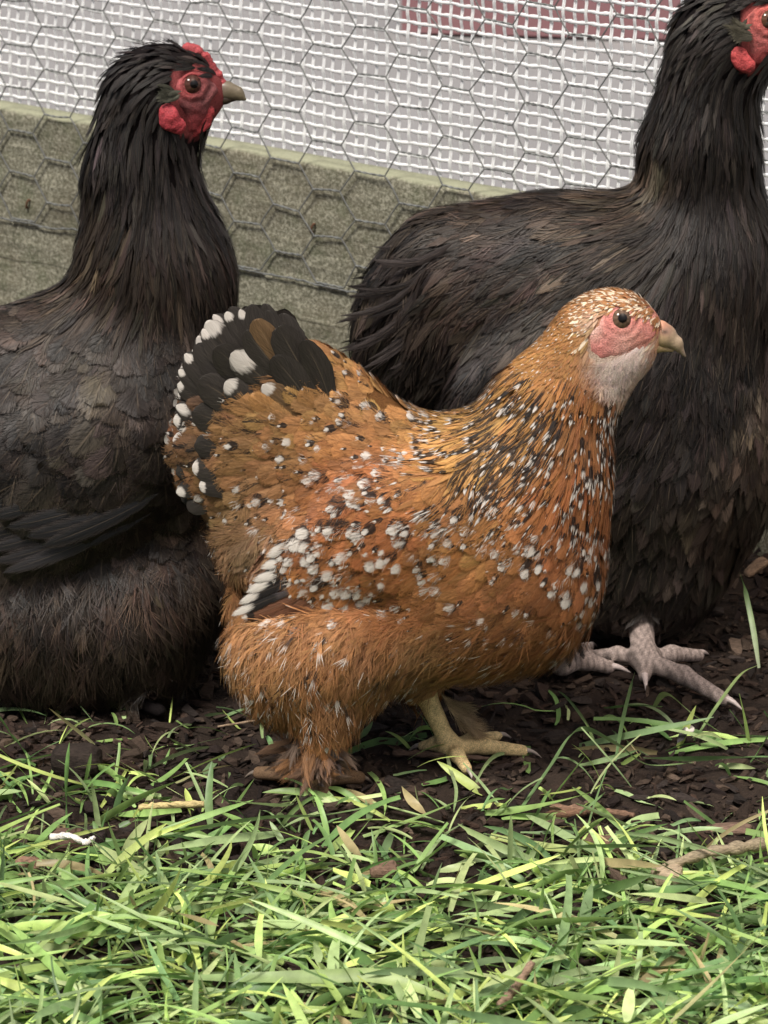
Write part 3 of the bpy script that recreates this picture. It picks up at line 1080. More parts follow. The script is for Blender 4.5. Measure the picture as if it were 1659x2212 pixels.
# ---- the golden speckled hen
def build_main():
    b = Bird('speckled_hen', 0.0, 900, 'golden brown hen speckled black and white walking in front on grass edge')
    r = b.rng
    P = b.prim
    P([(1345, 702, 60)], .62); P([(1288, 716, 57)], .68); P([(1366, 718, 43)], .6, k=.012); P([(1390, 714, 27)], .6, k=.010); P([(1338, 750, 32), (1284, 812, 46)], .62, k=.02)
    P([(1330, 750, 50)], .62, k=.02)
    P([(1256, 772, 66), (1181, 890, 100), (1145, 985, 138)], .70)
    P([(1160, 1040, 136)], .78); P([(1118, 1188, 176)], .80); P([(1136, 1285, 122)], .8); P([(1050, 1268, 172)], .82)
    P([(860, 1150, 232)], .78); P([(960, 1140, 210)], .8)
    P([(690, 1080, 175), (560, 880, 125)], .55); P([(520, 990, 120)], .5); P([(500, 940, 105), (480, 860, 70)], .42)
    P([(620, 1180, 125)], .6); P([(745, 965, 128)], .6); P([(660, 860, 105)], .5)
    P([(650, 1420, 122), (735, 1400, 112)], .85, -.038, .014, both=True); P([(600, 1400, 92)], .8, -.03, .02, both=True); P([(640, 1490, 80), (740, 1490, 62)], .8, -.03, .02, both=True)
    P([(880, 1360, 100), (980, 1330, 105)], .8, -.02, .03, both=True)
    # folded wings
    P([(900, 1120, 90), (800, 1155, 108), (680, 1210, 78), (585, 1262, 30)], .42, -.042, .022, both=True)
    # feathered shank of the near leg, bare shank of the far one
    g0 = at_z(690, 1665, .014); g1 = np.array(at_y(700, 1530, g0[1]))
    b.f.add(g1, g0, .016, .0075, 1, .008)
    f0 = at_z(968, 1606, .0105); f1 = np.array(at_y(905, 1470, f0[1] + .004))
    b.f.add(f1, f0, .0066, .0050, 1, .004)
    b.f.add(f1, f1 + (-.012, 0, .03), .008, .02, 1, .01)
    b.f.add(f0, f0, .0068, .0068, 1, .004)
    toes = []
    def toe(base, u, v, r0, r1, k=.003, z=.0045):
        e = at_z(u, v, z + .0005)
        m = (base + e) / 2 + (0, 0, .0022)
        b.f.add(base, m, r0, (r0 + r1) / 2 * 1.05, 1, k); b.f.add(m, e, (r0 + r1) / 2 * 1.05, r1, 1, k)
        d = unit(e - m); toes.append((e + d * r1 * .5, d))
    toe(f0 - (0, 0, .003), 912, 1612, .0043, .0030)
    toe(f0 - (0, 0, .003), 1128, 1622, .0050, .0036)
    toe(f0 - (0, 0, .003), 1008, 1660, .0046, .0034)
    toe(f0 - (0, 0, .003), 1075, 1590, .0042, .0030)
    toe(g0 - (0, 0, .006), 560, 1670, .005, .004); toe(g0 - (0, 0, .006), 700, 1712, .005, .004); toe(g0 - (0, 0, .006), 775, 1680, .005, .004); toe(g0 - (0, 0, .006), 640, 1630, .004, .003)
    G = [(1400, 690, -.7, .5), (1345, 640, -1, .05), (1260, 680, -.8, .55), (1150, 790, -.68, .74), (1080, 850, -.66, .75), (1230, 850, -.42, .9), (1100, 950, -.62, .8), (1000, 930, -.8, .5),
         (1010, 1040, -.5, .86), (1310, 820, -.15, 1), (1320, 950, -.1, 1), (1280, 1100, -.25, 1), (1250, 1250, -.5, .85), (1200, 1330, -.8, .55), (1100, 1150, -.75, .65),
         (900, 1100, -.85, .5), (700, 1200, -.75, .62), (620, 1260, -.72, .7), (880, 930, -1, .0), (780, 880, -.9, -.35), (830, 980, -.95, .1), (600, 850, -.9, -.45), (500, 780, -.75, -.6), (640, 730, -.75, -.7),
         (450, 900, -1, -.1), (600, 980, -.98, .15), (450, 1050, -.9, .45), (540, 1130, -.75, .65), (600, 1100, -.8, .5),
         (600, 1360, -.7, .7), (520, 1400, -.35, .95), (560, 1480, -.15, 1), (680, 1420, -.4, .92), (750, 1460, -.45, .9), (700, 1560, .05, 1), (1000, 1400, -.92, .42), (850, 1370, -.85, .5), (1100, 1400, -.92, .35), (1000, 1250, -.85, .45), (1130, 1280, -.75, .65)]
    b.guides = np.array(G, float)

    def bodycol(V, u, v):
        c = blobmap(u, v, [(1375, 715, 62, .58, .25, .20), (1325, 815, 50, .6, .52, .42), (1300, 640, 50, .42, .23, .12), (540, 1200, 110, .12, .09, .06), (560, 880, 110, .10, .06, .03)], (.13, .06, .022))  # dark brown default puts the shade of feather gaps into the body colour
        leg = (V[:, 2] < .045) & (u > 840)
        c[leg] = np.array((.74, .56, .29)) * (1 - .25 * (np.sin(V[:, 0] * 1900 + V[:, 2] * 1900)[leg] > .6))[:, None]
        c[(V[:, 2] < .06) & (u < 840)] = (.16, .10, .06)
        c *= (1 + .25 * fbm(V[:, 0] * 500, V[:, 2] * 500, 2, 2))[:, None]
        return c
    V, F, body = finish_body(b, 'body', bodycol)
    VF = (V, F)
    VF_nl = (V, F[(V[F[:, 0], 2] > .05)])
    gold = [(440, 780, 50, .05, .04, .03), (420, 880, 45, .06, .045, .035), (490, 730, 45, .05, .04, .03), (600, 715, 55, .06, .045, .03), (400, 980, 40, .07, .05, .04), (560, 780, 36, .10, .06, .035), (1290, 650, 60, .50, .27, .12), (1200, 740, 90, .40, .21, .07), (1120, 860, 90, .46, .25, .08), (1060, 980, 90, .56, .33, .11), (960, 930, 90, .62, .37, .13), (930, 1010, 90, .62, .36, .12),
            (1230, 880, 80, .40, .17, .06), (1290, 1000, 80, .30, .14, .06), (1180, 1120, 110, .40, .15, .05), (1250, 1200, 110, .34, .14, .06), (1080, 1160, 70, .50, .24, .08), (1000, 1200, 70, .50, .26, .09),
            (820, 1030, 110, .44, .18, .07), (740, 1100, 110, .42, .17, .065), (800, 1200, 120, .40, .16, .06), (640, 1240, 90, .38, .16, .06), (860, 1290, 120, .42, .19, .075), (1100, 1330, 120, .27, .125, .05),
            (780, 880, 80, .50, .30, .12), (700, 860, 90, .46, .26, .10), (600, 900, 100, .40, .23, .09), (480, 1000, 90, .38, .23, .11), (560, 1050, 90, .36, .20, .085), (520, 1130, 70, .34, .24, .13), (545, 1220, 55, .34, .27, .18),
            (600, 1350, 80, .50, .25, .095), (540, 1440, 90, .48, .27, .12), (700, 1420, 110, .44, .22, .09), (560, 1560, 60, .22, .10, .04), (780, 1500, 90, .34, .19, .09), (980, 1420, 110, .26, .13, .05), (900, 1450, 60, .40, .27, .13),  # belly blobs in this list are darkened, underside shading put into the colour
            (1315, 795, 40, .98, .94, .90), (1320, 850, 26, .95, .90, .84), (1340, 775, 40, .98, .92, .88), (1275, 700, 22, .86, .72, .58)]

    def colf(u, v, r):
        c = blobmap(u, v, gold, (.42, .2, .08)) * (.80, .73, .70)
        n = len(u)
        c = c * r.uniform(.84, 1.16, (n, 1)) * (1 + r.normal(0, .035, (n, 3)))
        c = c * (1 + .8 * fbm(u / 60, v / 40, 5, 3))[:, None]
        hd = (v < 760) & (u > 1230) & (r.random(n) < .30)
        c[hd] = np.array((.82, .66, .48)) * r.uniform(.8, 1.1, (hd.sum(), 1))
        return np.clip(c, 0, 1)
    # white chance, spangle size mm, black chance, stripe
    pm = [(800, 1050, 120, .45, 3.0, .75, 0), (700, 1130, 110, .55, 3.4, .7, 0), (860, 1120, 110, .55, 3.2, .85, 0), (690, 1230, 80, .55, 3.0, .5, 0), (820, 1230, 80, .45, 2.8, .6, 0), (900, 1030, 80, .4, 2.4, .7, 0),
          (1000, 960, 70, .22, 1.8, .6, .30), (1060, 1000, 90, .40, 2.0, .9, 1.15), (1100, 920, 80, .25, 1.9, .8, 1.1), (1180, 800, 80, .07, 1.6, .5, .3), (1000, 1060, 50, .5, 2.4, .9, 1.0), (1150, 990, 70, .5, 2.4, .9, .8),
          (1280, 1010, 90, .48, 2.6, .8, 0), (1280, 1150, 110, .6, 2.8, .8, 0), (1180, 1180, 80, .42, 2.6, .7, 0), (1230, 1270, 100, .5, 2.8, .75, 0), (1090, 1120, 50, .6, 2.4, .9, 0), (1000, 1250, 100, .22, 2.6, .5, 0), (1140, 1250, 60, .6, 3.2, .8, 0),
          (860, 1330, 110, .16, 2.5, .3, 0), (1100, 1380, 90, .28, 2.5, .4, 0), (760, 900, 90, .30, 1.9, .9, .25), (520, 950, 110, .14, 2.2, .9, .5), (480, 860, 70, .12, 2.2, .9, .6), (840, 920, 60, .5, 2.2, .9, 0), (600, 930, 110, .16, 2.2, .6, 0), (540, 1080, 90, .15, 2.2, .5, 0),
          (540, 1430, 90, .30, 4.0, .25, 0), (700, 1480, 100, .26, 3.6, .3, 0), (700, 1360, 80, .12, 2.5, .3, 0), (1290, 700, 80, .06, 1.0, .1, 0), (1310, 810, 50, .0, 1, .0, 0)]

    def parf(u, v, L, W, r):
        q = blobmap(u, v, pm, (.2, 2.4, .4, 0))
        n = len(u)
        clump = np.clip(1 + 4.5 * fbm(u / 55, v / 55, 91, 2), .1, 2)
        on = r.random(n) < np.clip(q[:, 0] * 1.3 * clump, 0, .92)
        sz = q[:, 1] * .0017 * r.uniform(.35, 1.6, n)
        a = np.where(on, sz * .72 / L, 0)
        ws = sz * .62 / np.maximum(W, 1e-4)
        bk = np.where(r.random(n) < np.where(on, q[:, 2], q[:, 2] * .30), r.uniform(.35, 1.0, n), 0)
        a2 = np.where((bk > 0) & ~on, 0.0001, a)
        # black fleck without white: keep a tiny pale tip
        a2 = np.where((bk > 0) & ~on, sz * .55 / L, a2); wsz = np.where((bk > 0) & ~on, ws * .8, ws)
        pw = np.where((bk > 0) & ~on, a2, a2)
        st = np.where(r.random(n) < np.clip(q[:, 3] * 1.4, 0, .85), q[:, 3] * r.uniform(.6, 1.3, n), 0)
        return np.stack([pw * np.where(on, 1, .55), wsz * np.where(on, 1, .5), bk * np.where(on, 1, 1.3), st], 1)
    FACE = [(1300, 668), (1330, 650), (1380, 655), (1418, 668), (1440, 690), (1432, 735), (1400, 752), (1345, 780), (1295, 788), (1264, 765), (1262, 712), (1285, 692)]
    FIN = [(1350 + (x - 1350) * .86, 712 + (y - 712) * .82) for x, y in FACE]
    wingy = lambda u, v: poly_in(u, v, [(1010, 1010), (1060, 1090), (1000, 1190), (840, 1290), (700, 1300), (480, 1330), (560, 1190), (640, 1060), (780, 990)])
    face = lambda u, v: poly_in(u, v, FIN) | (u > 1425)
    neck = lambda u, v: (v < 1090) & (u - 900 > (1090 - v) * .05) & (u + v * .55 > 1480) & ~face(u, v)
    bodyz = lambda u, v: ~neck(u, v) & ~wingy(u, v) & ~face(u, v)
    tailz = lambda u, v: (u + .3 * v < 900) & (v < 1130)
    fluffz = lambda u, v: (v > 1320) | ((u < 640) & (v > 1120))
    tail_pk = []
    # breast, back and belly
    Lb = lambda u, v: np.interp(v, [700, 900, 1100, 1400], [.014, .018, .026, .030])
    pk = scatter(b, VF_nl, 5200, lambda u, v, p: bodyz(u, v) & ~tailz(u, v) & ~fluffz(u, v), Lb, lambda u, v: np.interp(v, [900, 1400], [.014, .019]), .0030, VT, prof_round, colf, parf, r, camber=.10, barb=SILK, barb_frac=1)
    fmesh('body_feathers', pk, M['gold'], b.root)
    fz = lambda u, v, p: fluffz(u, v) & ~wingy(u, v) & (v < 1640)
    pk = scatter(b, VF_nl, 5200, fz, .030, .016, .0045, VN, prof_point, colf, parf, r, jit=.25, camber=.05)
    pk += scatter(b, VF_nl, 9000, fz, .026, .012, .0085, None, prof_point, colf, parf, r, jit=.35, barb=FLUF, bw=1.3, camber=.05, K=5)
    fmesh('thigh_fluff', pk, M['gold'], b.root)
    pk = scatter(b, VF_nl, 15000, lambda u, v, p: neck(u, v) & (v > 790), lambda u, v: np.interp(v, [620, 760, 900, 1100], [.008, .016, .030, .034]), lambda u, v: np.interp(v, [620, 760, 900, 1100], [.003, .0055, .0066, .0074]), .0028, VN, prof_point, colf, parf, r, jit=.1, camber=.1, barb=HACK, barb_frac=.6)
    H_ = b.f.mesh(.0014, at_y(1150, 900, -.06), at_y(1440, 590, 0) + (0, .12, .02))
    hp = lambda u, v, L, W, r: np.concatenate([parf(u, v, L, W, r)[:, :2] * .6, np.zeros((len(u), 2))], 1)
    pk += scatter(b, H_, 9000, lambda u, v, p: neck(u, v) & (v <= 800), lambda u, v: np.interp(v, [620, 700, 800], [.006, .010, .017]), lambda u, v: np.interp(v, [620, 800], [.0024, .0045]), .0016, VN, prof_point, colf, hp, r, jit=.2, camber=.1)
    pk += scatter(b, H_, 5200, lambda u, v, p: poly_in(u, v, [(1283, 768), (1300, 776), (1388, 747), (1372, 785), (1345, 880), (1300, 850)]), (.011), .009, .0022, None, prof_point, colf, zero_par, r, jit=.4, barb=FLUF, bw=1.2, camber=.05, K=5)
    fmesh('neck_feathers', pk, M['gold'], b.root)
    pk = scatter(b, VF_nl, 6200, lambda u, v, p: tailz(u, v) & bodyz(u, v) & (np.hypot(u - 720, v - 1020) < 262 + 110 * (v > 1060) + 60 * np.sin(u * .11) * np.sin(v * .09)) & ((u > 438) | (v > 1090)), .028, .017, .0040, VT, prof_round, colf, parf, r, jit=.18, camber=.1, barb=SILK, barb_frac=1)
    # tail coverts drawn one by one: black with white tips
    def big(spec, mat_par, wid):
        S, Nn = b.free_spines([q[:7] for q in spec])
        n = len(spec)
        fc = np.concatenate([np.array([q[7] for q in spec]), r.random((n, 1))], 1)
        fp = np.array([q[8] for q in spec])
        W = np.array([q[9] for q in spec]) * b.sc() * .5
        o = [assemble(S, Nn, W, vane_template((0, .15, .3, .45, .6, .72, .82, .88, .92, .95, .97, .985, .995, 1), (-1, -.75, -.5, -.25, 0, .25, .5, .75, 1)), prof_oval, fc, fp, r, .12, .04)]
        return o
    DK = (.030, .025, .021); BR = (.12, .072, .036); GD = (.42, .23, .08)
    spec = []
    tips = [(612, 676), (568, 662), (532, 658), (498, 668), (470, 684), (448, 704), (428, 728), (410, 756), (394, 786), (384, 818), (376, 852), (371, 890), (369, 930), (371, 970), (376, 1010), (382, 1048), (394, 1080), (412, 1108)]
    for sd in (-1, 1):
        tt_ = [(tips[i][0] * (1 - f) + tips[i + 1][0] * f, tips[i][1] * (1 - f) + tips[i + 1][1] * f) for i in range(len(tips) - 1) for f in (0, .5)]
        for k, (u, v) in enumerate(tt_):
            ju, jv = r.normal(0, 6, 2)
            wt = (.075 if r.random() < .72 else .0) if 3 < k else .0
            spec.append((640 + r.normal(0, 10), 960 + r.normal(0, 14), u + ju, v + jv, -.020 * -sd, sd * (.008 + .004 * (k % 2)), r.normal(0, 8), DK, (wt * r.uniform(.3, 1.3), r.uniform(.5, 1.25), .0, -1), r.uniform(56, 90)))
    spec2 = []
    for (u, v, w, wt, ws, c) in ((415, 890, 84, .0, 0, DK), (420, 960, 80, .0, 0, DK), (430, 820, 84, .0, 0, DK), (465, 750, 84, 0, 0, DK), (600, 705, 78, .0, .3, DK), (655, 735, 60, .0, .0, DK), (550, 690, 66, .0, .0, BR), (500, 762, 84, .20, .8, DK), (530, 715, 66, 0, 0, DK),
                                 (486, 826, 70, .10, .9, DK), (590, 770, 74, .0, 0, DK), (566, 832, 64, .10, .8, BR), (415, 1010, 76, .05, .9, DK), (430, 1050, 70, .05, .9, DK)):
        for sd in (-1, 1):
            dx, dy = u - 760, v - 1010
            l = math.hypot(dx, dy); L0 = 190
            spec2.append((u - dx / l * L0, v - dy / l * L0, u, v, sd * .016, sd * .0215, r.normal(0, 5), np.array(c) * r.uniform(.8, 1.2), (wt, ws, .5 if wt and c is GD else 0, -1), w))
    fmesh('tail_feathers', big(spec, None, None) + big(spec2, None, None) + pk, M['gold'], b.root)
    # wings
    for sd in (-1, 1):
        msk = lambda u, v, p: wingy(u, v) & ((p[:, 1] - b.Y) * sd > .01)
        pk = scatter(b, VF_nl, 6200, msk, .025, .0165, .0032, VT, prof_round, colf, parf, r, jit=.15, camber=.1, barb=SILK, barb_frac=1)
        sp = []
        for (u, v, w, wt) in ((575, 1203, 40, .22), (562, 1228, 36, .18), (545, 1255, 34, .24), (532, 1280, 34, .22), (515, 1305, 32, .20), (500, 1330, 30, .22), (520, 1335, 36, .06), (560, 1330, 44, .03), (600, 1335, 44, .03)):
            sp.append((u + 150, v - 60, u, v, sd * .0525, sd * .0515, r.normal(0, 4), (.13, .055, .03) if wt < .1 else (.05, .04, .04), (wt, .8, .6, 0), w))
        pk += big(sp, None, None)
        fmesh('wing', pk, M['gold'], b.root)
    # feathered toes of the near foot
    spec = []
    for k in range(80):
        a = r.uniform(-1, 1)
        u0 = 690 + r.normal(0, 16); v0 = 1560 + r.uniform(0, 90)
        u1 = 660 + a * 112 + r.normal(0, 10); v1 = 1708 - abs(a) * 58 + r.normal(0, 14)
        c = [(.14, .08, .05), (.24, .12, .055), (.06, .045, .04), (.10, .065, .045)][r.integers(0, 4)]
        spec.append((u0, v0, u1, v1, g0[1] + r.uniform(-.012, .012), g0[1] - .012 + r.uniform(-.014, .012), r.normal(0, 10), np.array(c), (0.0, 0, 0, 0), r.uniform(16, 34)))
    S, Nn = b.free_spines([q[:7] for q in spec])
    S[..., 2] = np.maximum(S[..., 2], .003)
    fc = np.concatenate([np.array([q[7] for q in spec]), r.random((len(spec), 1))], 1); fp = np.zeros((len(spec), 4))
    W = np.array([q[9] for q in spec]) * b.sc() * .5
    pk = [assemble(S, Nn, W, VN, prof_point, fc, fp, r, .2, .1)] + [assemble(S + Nn * .0005 * k, Nn, W * 1.5, FLUF[k], prof_barb, fc, fp, r, .1, 0) for k in range(3)]
    # short tufts down the outside of the bare shank
    spec = []
    for k in range(26):
        t = r.random()
        u0 = 935 + 50 * t + 12; v0 = 1490 + 85 * t
        spec.append((u0, v0, u0 + r.uniform(35, 85), v0 + r.uniform(15, 55), f0[1] - .004, f0[1] + r.uniform(-.01, .01), r.normal(0, 5)))
    S, Nn = b.free_spines(spec)
    fc = np.concatenate([np.tile((.34, .24, .15), (26, 1)) * r.uniform(.5, 1.3, (26, 1)), r.random((26, 1))], 1)
    pk += [assemble(S, Nn, np.full(26, .0055), FLUF[k], prof_barb, fc, np.zeros((26, 4)), r, .1, 0) for k in range(3)]
    fmesh('foot_feathers', pk, M['gold'], b.root)
    # face
    lo = at_y(1240, 820, -.06) - (0, .01, .01); hi = at_y(1470, 600, 0) + (0, .05, .02)
    Vf, Ff = b.f.mesh(.0009, np.minimum(lo, hi), np.maximum(lo, hi), .0006, keep=lambda V: poly_in(*b.px(V), FACE) & (np.abs(V[:, 1]) > .002))
    u, v = b.px(Vf)
    c = blobmap(u, v, [(1340, 690, 40, .60, .20, .17), (1420, 700, 30, .62, .24, .20), (1300, 745, 36, .46, .16, .14), (1275, 700, 18, .80, .66, .56), (1350, 742, 34, .50, .30, .24), (1285, 722, 16, .62, .40, .32), (1385, 645, 30, .66, .36, .25), (1380, 745, 20, .40, .14, .10)], (.60, .24, .20))
    wr = np.sin(np.hypot(u - 1343, v - 690) / 3.1 + 2.5 * fbm(u / 20, v / 20, 5, 2)) * np.exp(-((np.hypot(u - 1343, v - 690) - 38) / 16) ** 2)
    c *= (1 + .16 * wr + .5 * fbm(u / 9, v / 6, 8, 3))[:, None]
    nrm = unit(b.f.grad(Vf))
    ed = np.full(len(u), 1e3)
    for i in range(len(FACE)):
        a_, c_ = np.array(FACE[i - 1], float), np.array(FACE[i], float)
        q_ = np.stack([u, v], -1) - a_; d_ = c_ - a_
        tt = np.clip((q_ @ d_) / (d_ @ d_), 0, 1)
        ed = np.minimum(ed, np.linalg.norm(q_ - tt[:, None] * d_, axis=-1))
    Vf = Vf - nrm * (.0018 * np.clip(1 - ed / 22, 0, 1) ** 1.5)[:, None]
    Vf = Vf + nrm * (.00025 * wr + .0007 * fbm(u / 10, v / 7, 12, 3))[:, None]
    make('face', Vf, Ff, M['skin'], b.root, True, {'col': np.clip(c, 0, 1)})
    eye(b, 1343, 688, .0070, (.13, .08, .052), (.42, .17, .14), None, sink=.62)
    # pale ear patch and brow plumes: short fluff
    # beak
    fb = Field()
    Yb = b.Y
    def q(u, v): return at_y(u, v, Yb)
    s = b.sc()
    for (pts, ys) in (([(1404, 721, 30), (1436, 727, 21.5), (1460, 741, 13), (1480, 770, 2.5)], .85), ([(1428, 706, 14), (1444, 718, 12)], .8)):
        for i in range(len(pts) - 1):
            fb.add(q(*pts[i][:2]), q(*pts[i + 1][:2]), pts[i][2] * s, pts[i + 1][2] * s, ys, .003)
    Vb, Fb = fb.mesh(.0008)
    u, v = b.px(Vb)
    c = blobmap(u, v, [(1462, 745, 18, .40, .30, .20), (1478, 766, 10, .22, .17, .13), (1425, 705, 14, .55, .25, .16), (1438, 716, 10, .18, .10, .07), (1425, 738, 14, .42, .30, .17)], (.36, .24, .15))
    nost = np.exp(-(((u - 1436) / 6) ** 2 + ((v - 717) / 4) ** 2))
    c *= (1 - .8 * nost[:, None])
    bk = make('beak', Vb, Fb, M['horn'], b.root, True, {'col': c})
    fb = Field()
    for i in range(2):
        pts = [(1378, 745, 16), (1415, 748, 12), (1452, 756, 4)]
        fb.add(q(*pts[i][:2]), q(*pts[i + 1][:2]), pts[i][2] * s, pts[i + 1][2] * s, 1.35, .003)
    Vb, Fb = fb.mesh(.0007)
    make('lower_beak', Vb, Fb, M['horn'], bk, True, {'col': np.tile((.42, .30, .15), (len(Vb), 1))})
    for i, (e, d) in enumerate(toes[:4]):
        claw(b, e - d * .003, e + d * .010 + (0, 0, -.0028), .0021, (.36, .30, .26))
    for i, (e, d) in enumerate(toes[4:7]):
        claw(b, e - d * .003, e + d * .008 + (0, 0, -.003), .0020, (.20, .16, .13))
    return b


main = build_main()

# ---- the two dark hens
def comb_mesh(b, pts, ys, h=.0010, k=.004, bump=.0012, col=(.33, .055, .06), name='comb', f=None, parent=None):
    f = Field()
    for q in pts:
        dy = q[3] if len(q) > 3 else 0.0
        P = at_y(q[0], q[1], b.Y + dy)
        f.add(P, P, q[2] * b.sc(), q[2] * b.sc(), ys, k)
    V, F = f.mesh(h)
    n = unit(f.grad(V))
    nz = fbm(V[:, 0] * 420, V[:, 2] * 420, 3, 3)
    V = V + n * (bump * nz)[:, None]
    c = np.array(col) * (1 + 1.3 * nz)[:, None]
    return make(name, V, F, M['skin'], parent or b.root, True, {'col': np.clip(c, 0, 1)})


def hen_face(b, FACE, blobs, default, eyepos, mat='skin', lift=.0012):
    us = [q[0] for q in FACE]; vs_ = [q[1] for q in FACE]
    A = at_y(min(us) - 20, max(vs_) + 25, b.Y); B = at_y(max(us) + 20, min(vs_) - 45, b.Y)
    lo = np.minimum(A, B) - (0, .06, .02); hi = np.maximum(A, B) + (0, .06, .02)
    Vf, Ff = b.f.mesh(.0011, lo, hi, lift, keep=lambda V: poly_in(*b.px(V), FACE) & (np.abs(V[:, 1] - b.Y) > .002))
    u, v = b.px(Vf)
    c = blobmap(u, v, blobs, default)
    rr = np.hypot(u - eyepos[0], (v - eyepos[1]))
    wr = np.sin(rr / 3.6 + 3 * fbm(u / 20, v / 20, 5, 2)) * np.exp(-((rr - 36) / 18) ** 2)
    c *= (1 + .35 * wr + .9 * fbm(u / 9, v / 7, 8, 3))[:, None]
    nrm = unit(b.f.grad(Vf))
    ed = np.full(len(u), 1e3)
    for i in range(len(FACE)):
        a_, c_ = np.array(FACE[i - 1], float), np.array(FACE[i], float)
        q_ = np.stack([u, v], -1) - a_; d_ = c_ - a_
        tt = np.clip((q_ @ d_) / (d_ @ d_), 0, 1)
        ed = np.minimum(ed, np.linalg.norm(q_ - tt[:, None] * d_, axis=-1))
    Vf = Vf + nrm * (.0005 * wr + .001 * fbm(u / 10, v / 7, 12, 3) - .0026 * np.clip(1 - ed / 12, 0, 1) ** 1.5)[:, None]
    make('face', Vf, Ff, M['skin'], b.root, True, {'col': np.clip(c, 0, 1)})


def beak_pair(b, up, low, blobs, default, lowcol, ys=.72):
    fb = Field(); s = b.sc()
    for i in range(len(up) - 1):
        fb.add(at_y(*up[i][:2], b.Y), at_y(*up[i + 1][:2], b.Y), up[i][2] * s, up[i + 1][2] * s, ys, .003)
    V, F = fb.mesh(.0009)
    u, v = b.px(V)
    o = make('beak', V, F, M['horn'], b.root, True, {'col': blobmap(u, v, blobs, default)})
    fb = Field()
    for i in range(len(low) - 1):
        fb.add(at_y(*low[i][:2], b.Y), at_y(*low[i + 1][:2], b.Y), low[i][2] * s, low[i + 1][2] * s, 1, .003)
    V, F = fb.mesh(.0009)
    make('lower_beak', V, F, M['horn'], o, True, {'col': np.tile(lowcol, (len(V), 1))})


def explicit(b, specs, prof=prof_point, tpl=None, camber=.12, barb=0, wscale=1.0):
    """specs: (u0,v0,u1,v1,dy0,dy1,sag,width px,colour)"""
    S, Nn = b.free_spines([q[:7] for q in specs])
    n = len(specs)
    fc = np.concatenate([np.array([q[8] for q in specs]), b.rng.random((n, 1))], 1); fp = np.zeros((n, 4))
    W = np.array([q[7] for q in specs]) * b.sc() * .5 * wscale
    o = [assemble(S, Nn, W, tpl or VT, prof, fc, fp, b.rng, camber, .05)]
    for k in range(barb):
        o.append(assemble(S + Nn * .0006, Nn, W * 1.1, BARB[k], prof_barb, fc, fp, b.rng, camber, 0))
    return o


def dark_col(blobs, default):
    def f(u, v, r):
        c = blobmap(u, v, blobs, default)
        n = len(u)
        c = .60 * c * (1.06, 1, .92) * np.exp(r.normal(0, .5, (n, 1))) * (1 + r.normal(0, .05, (n, 3)))
        return np.clip(c * np.clip(1 + 2.4 * fbm(u / 70, v / 50, 5, 3), .25, 2)[:, None], 0, 1)
    return f


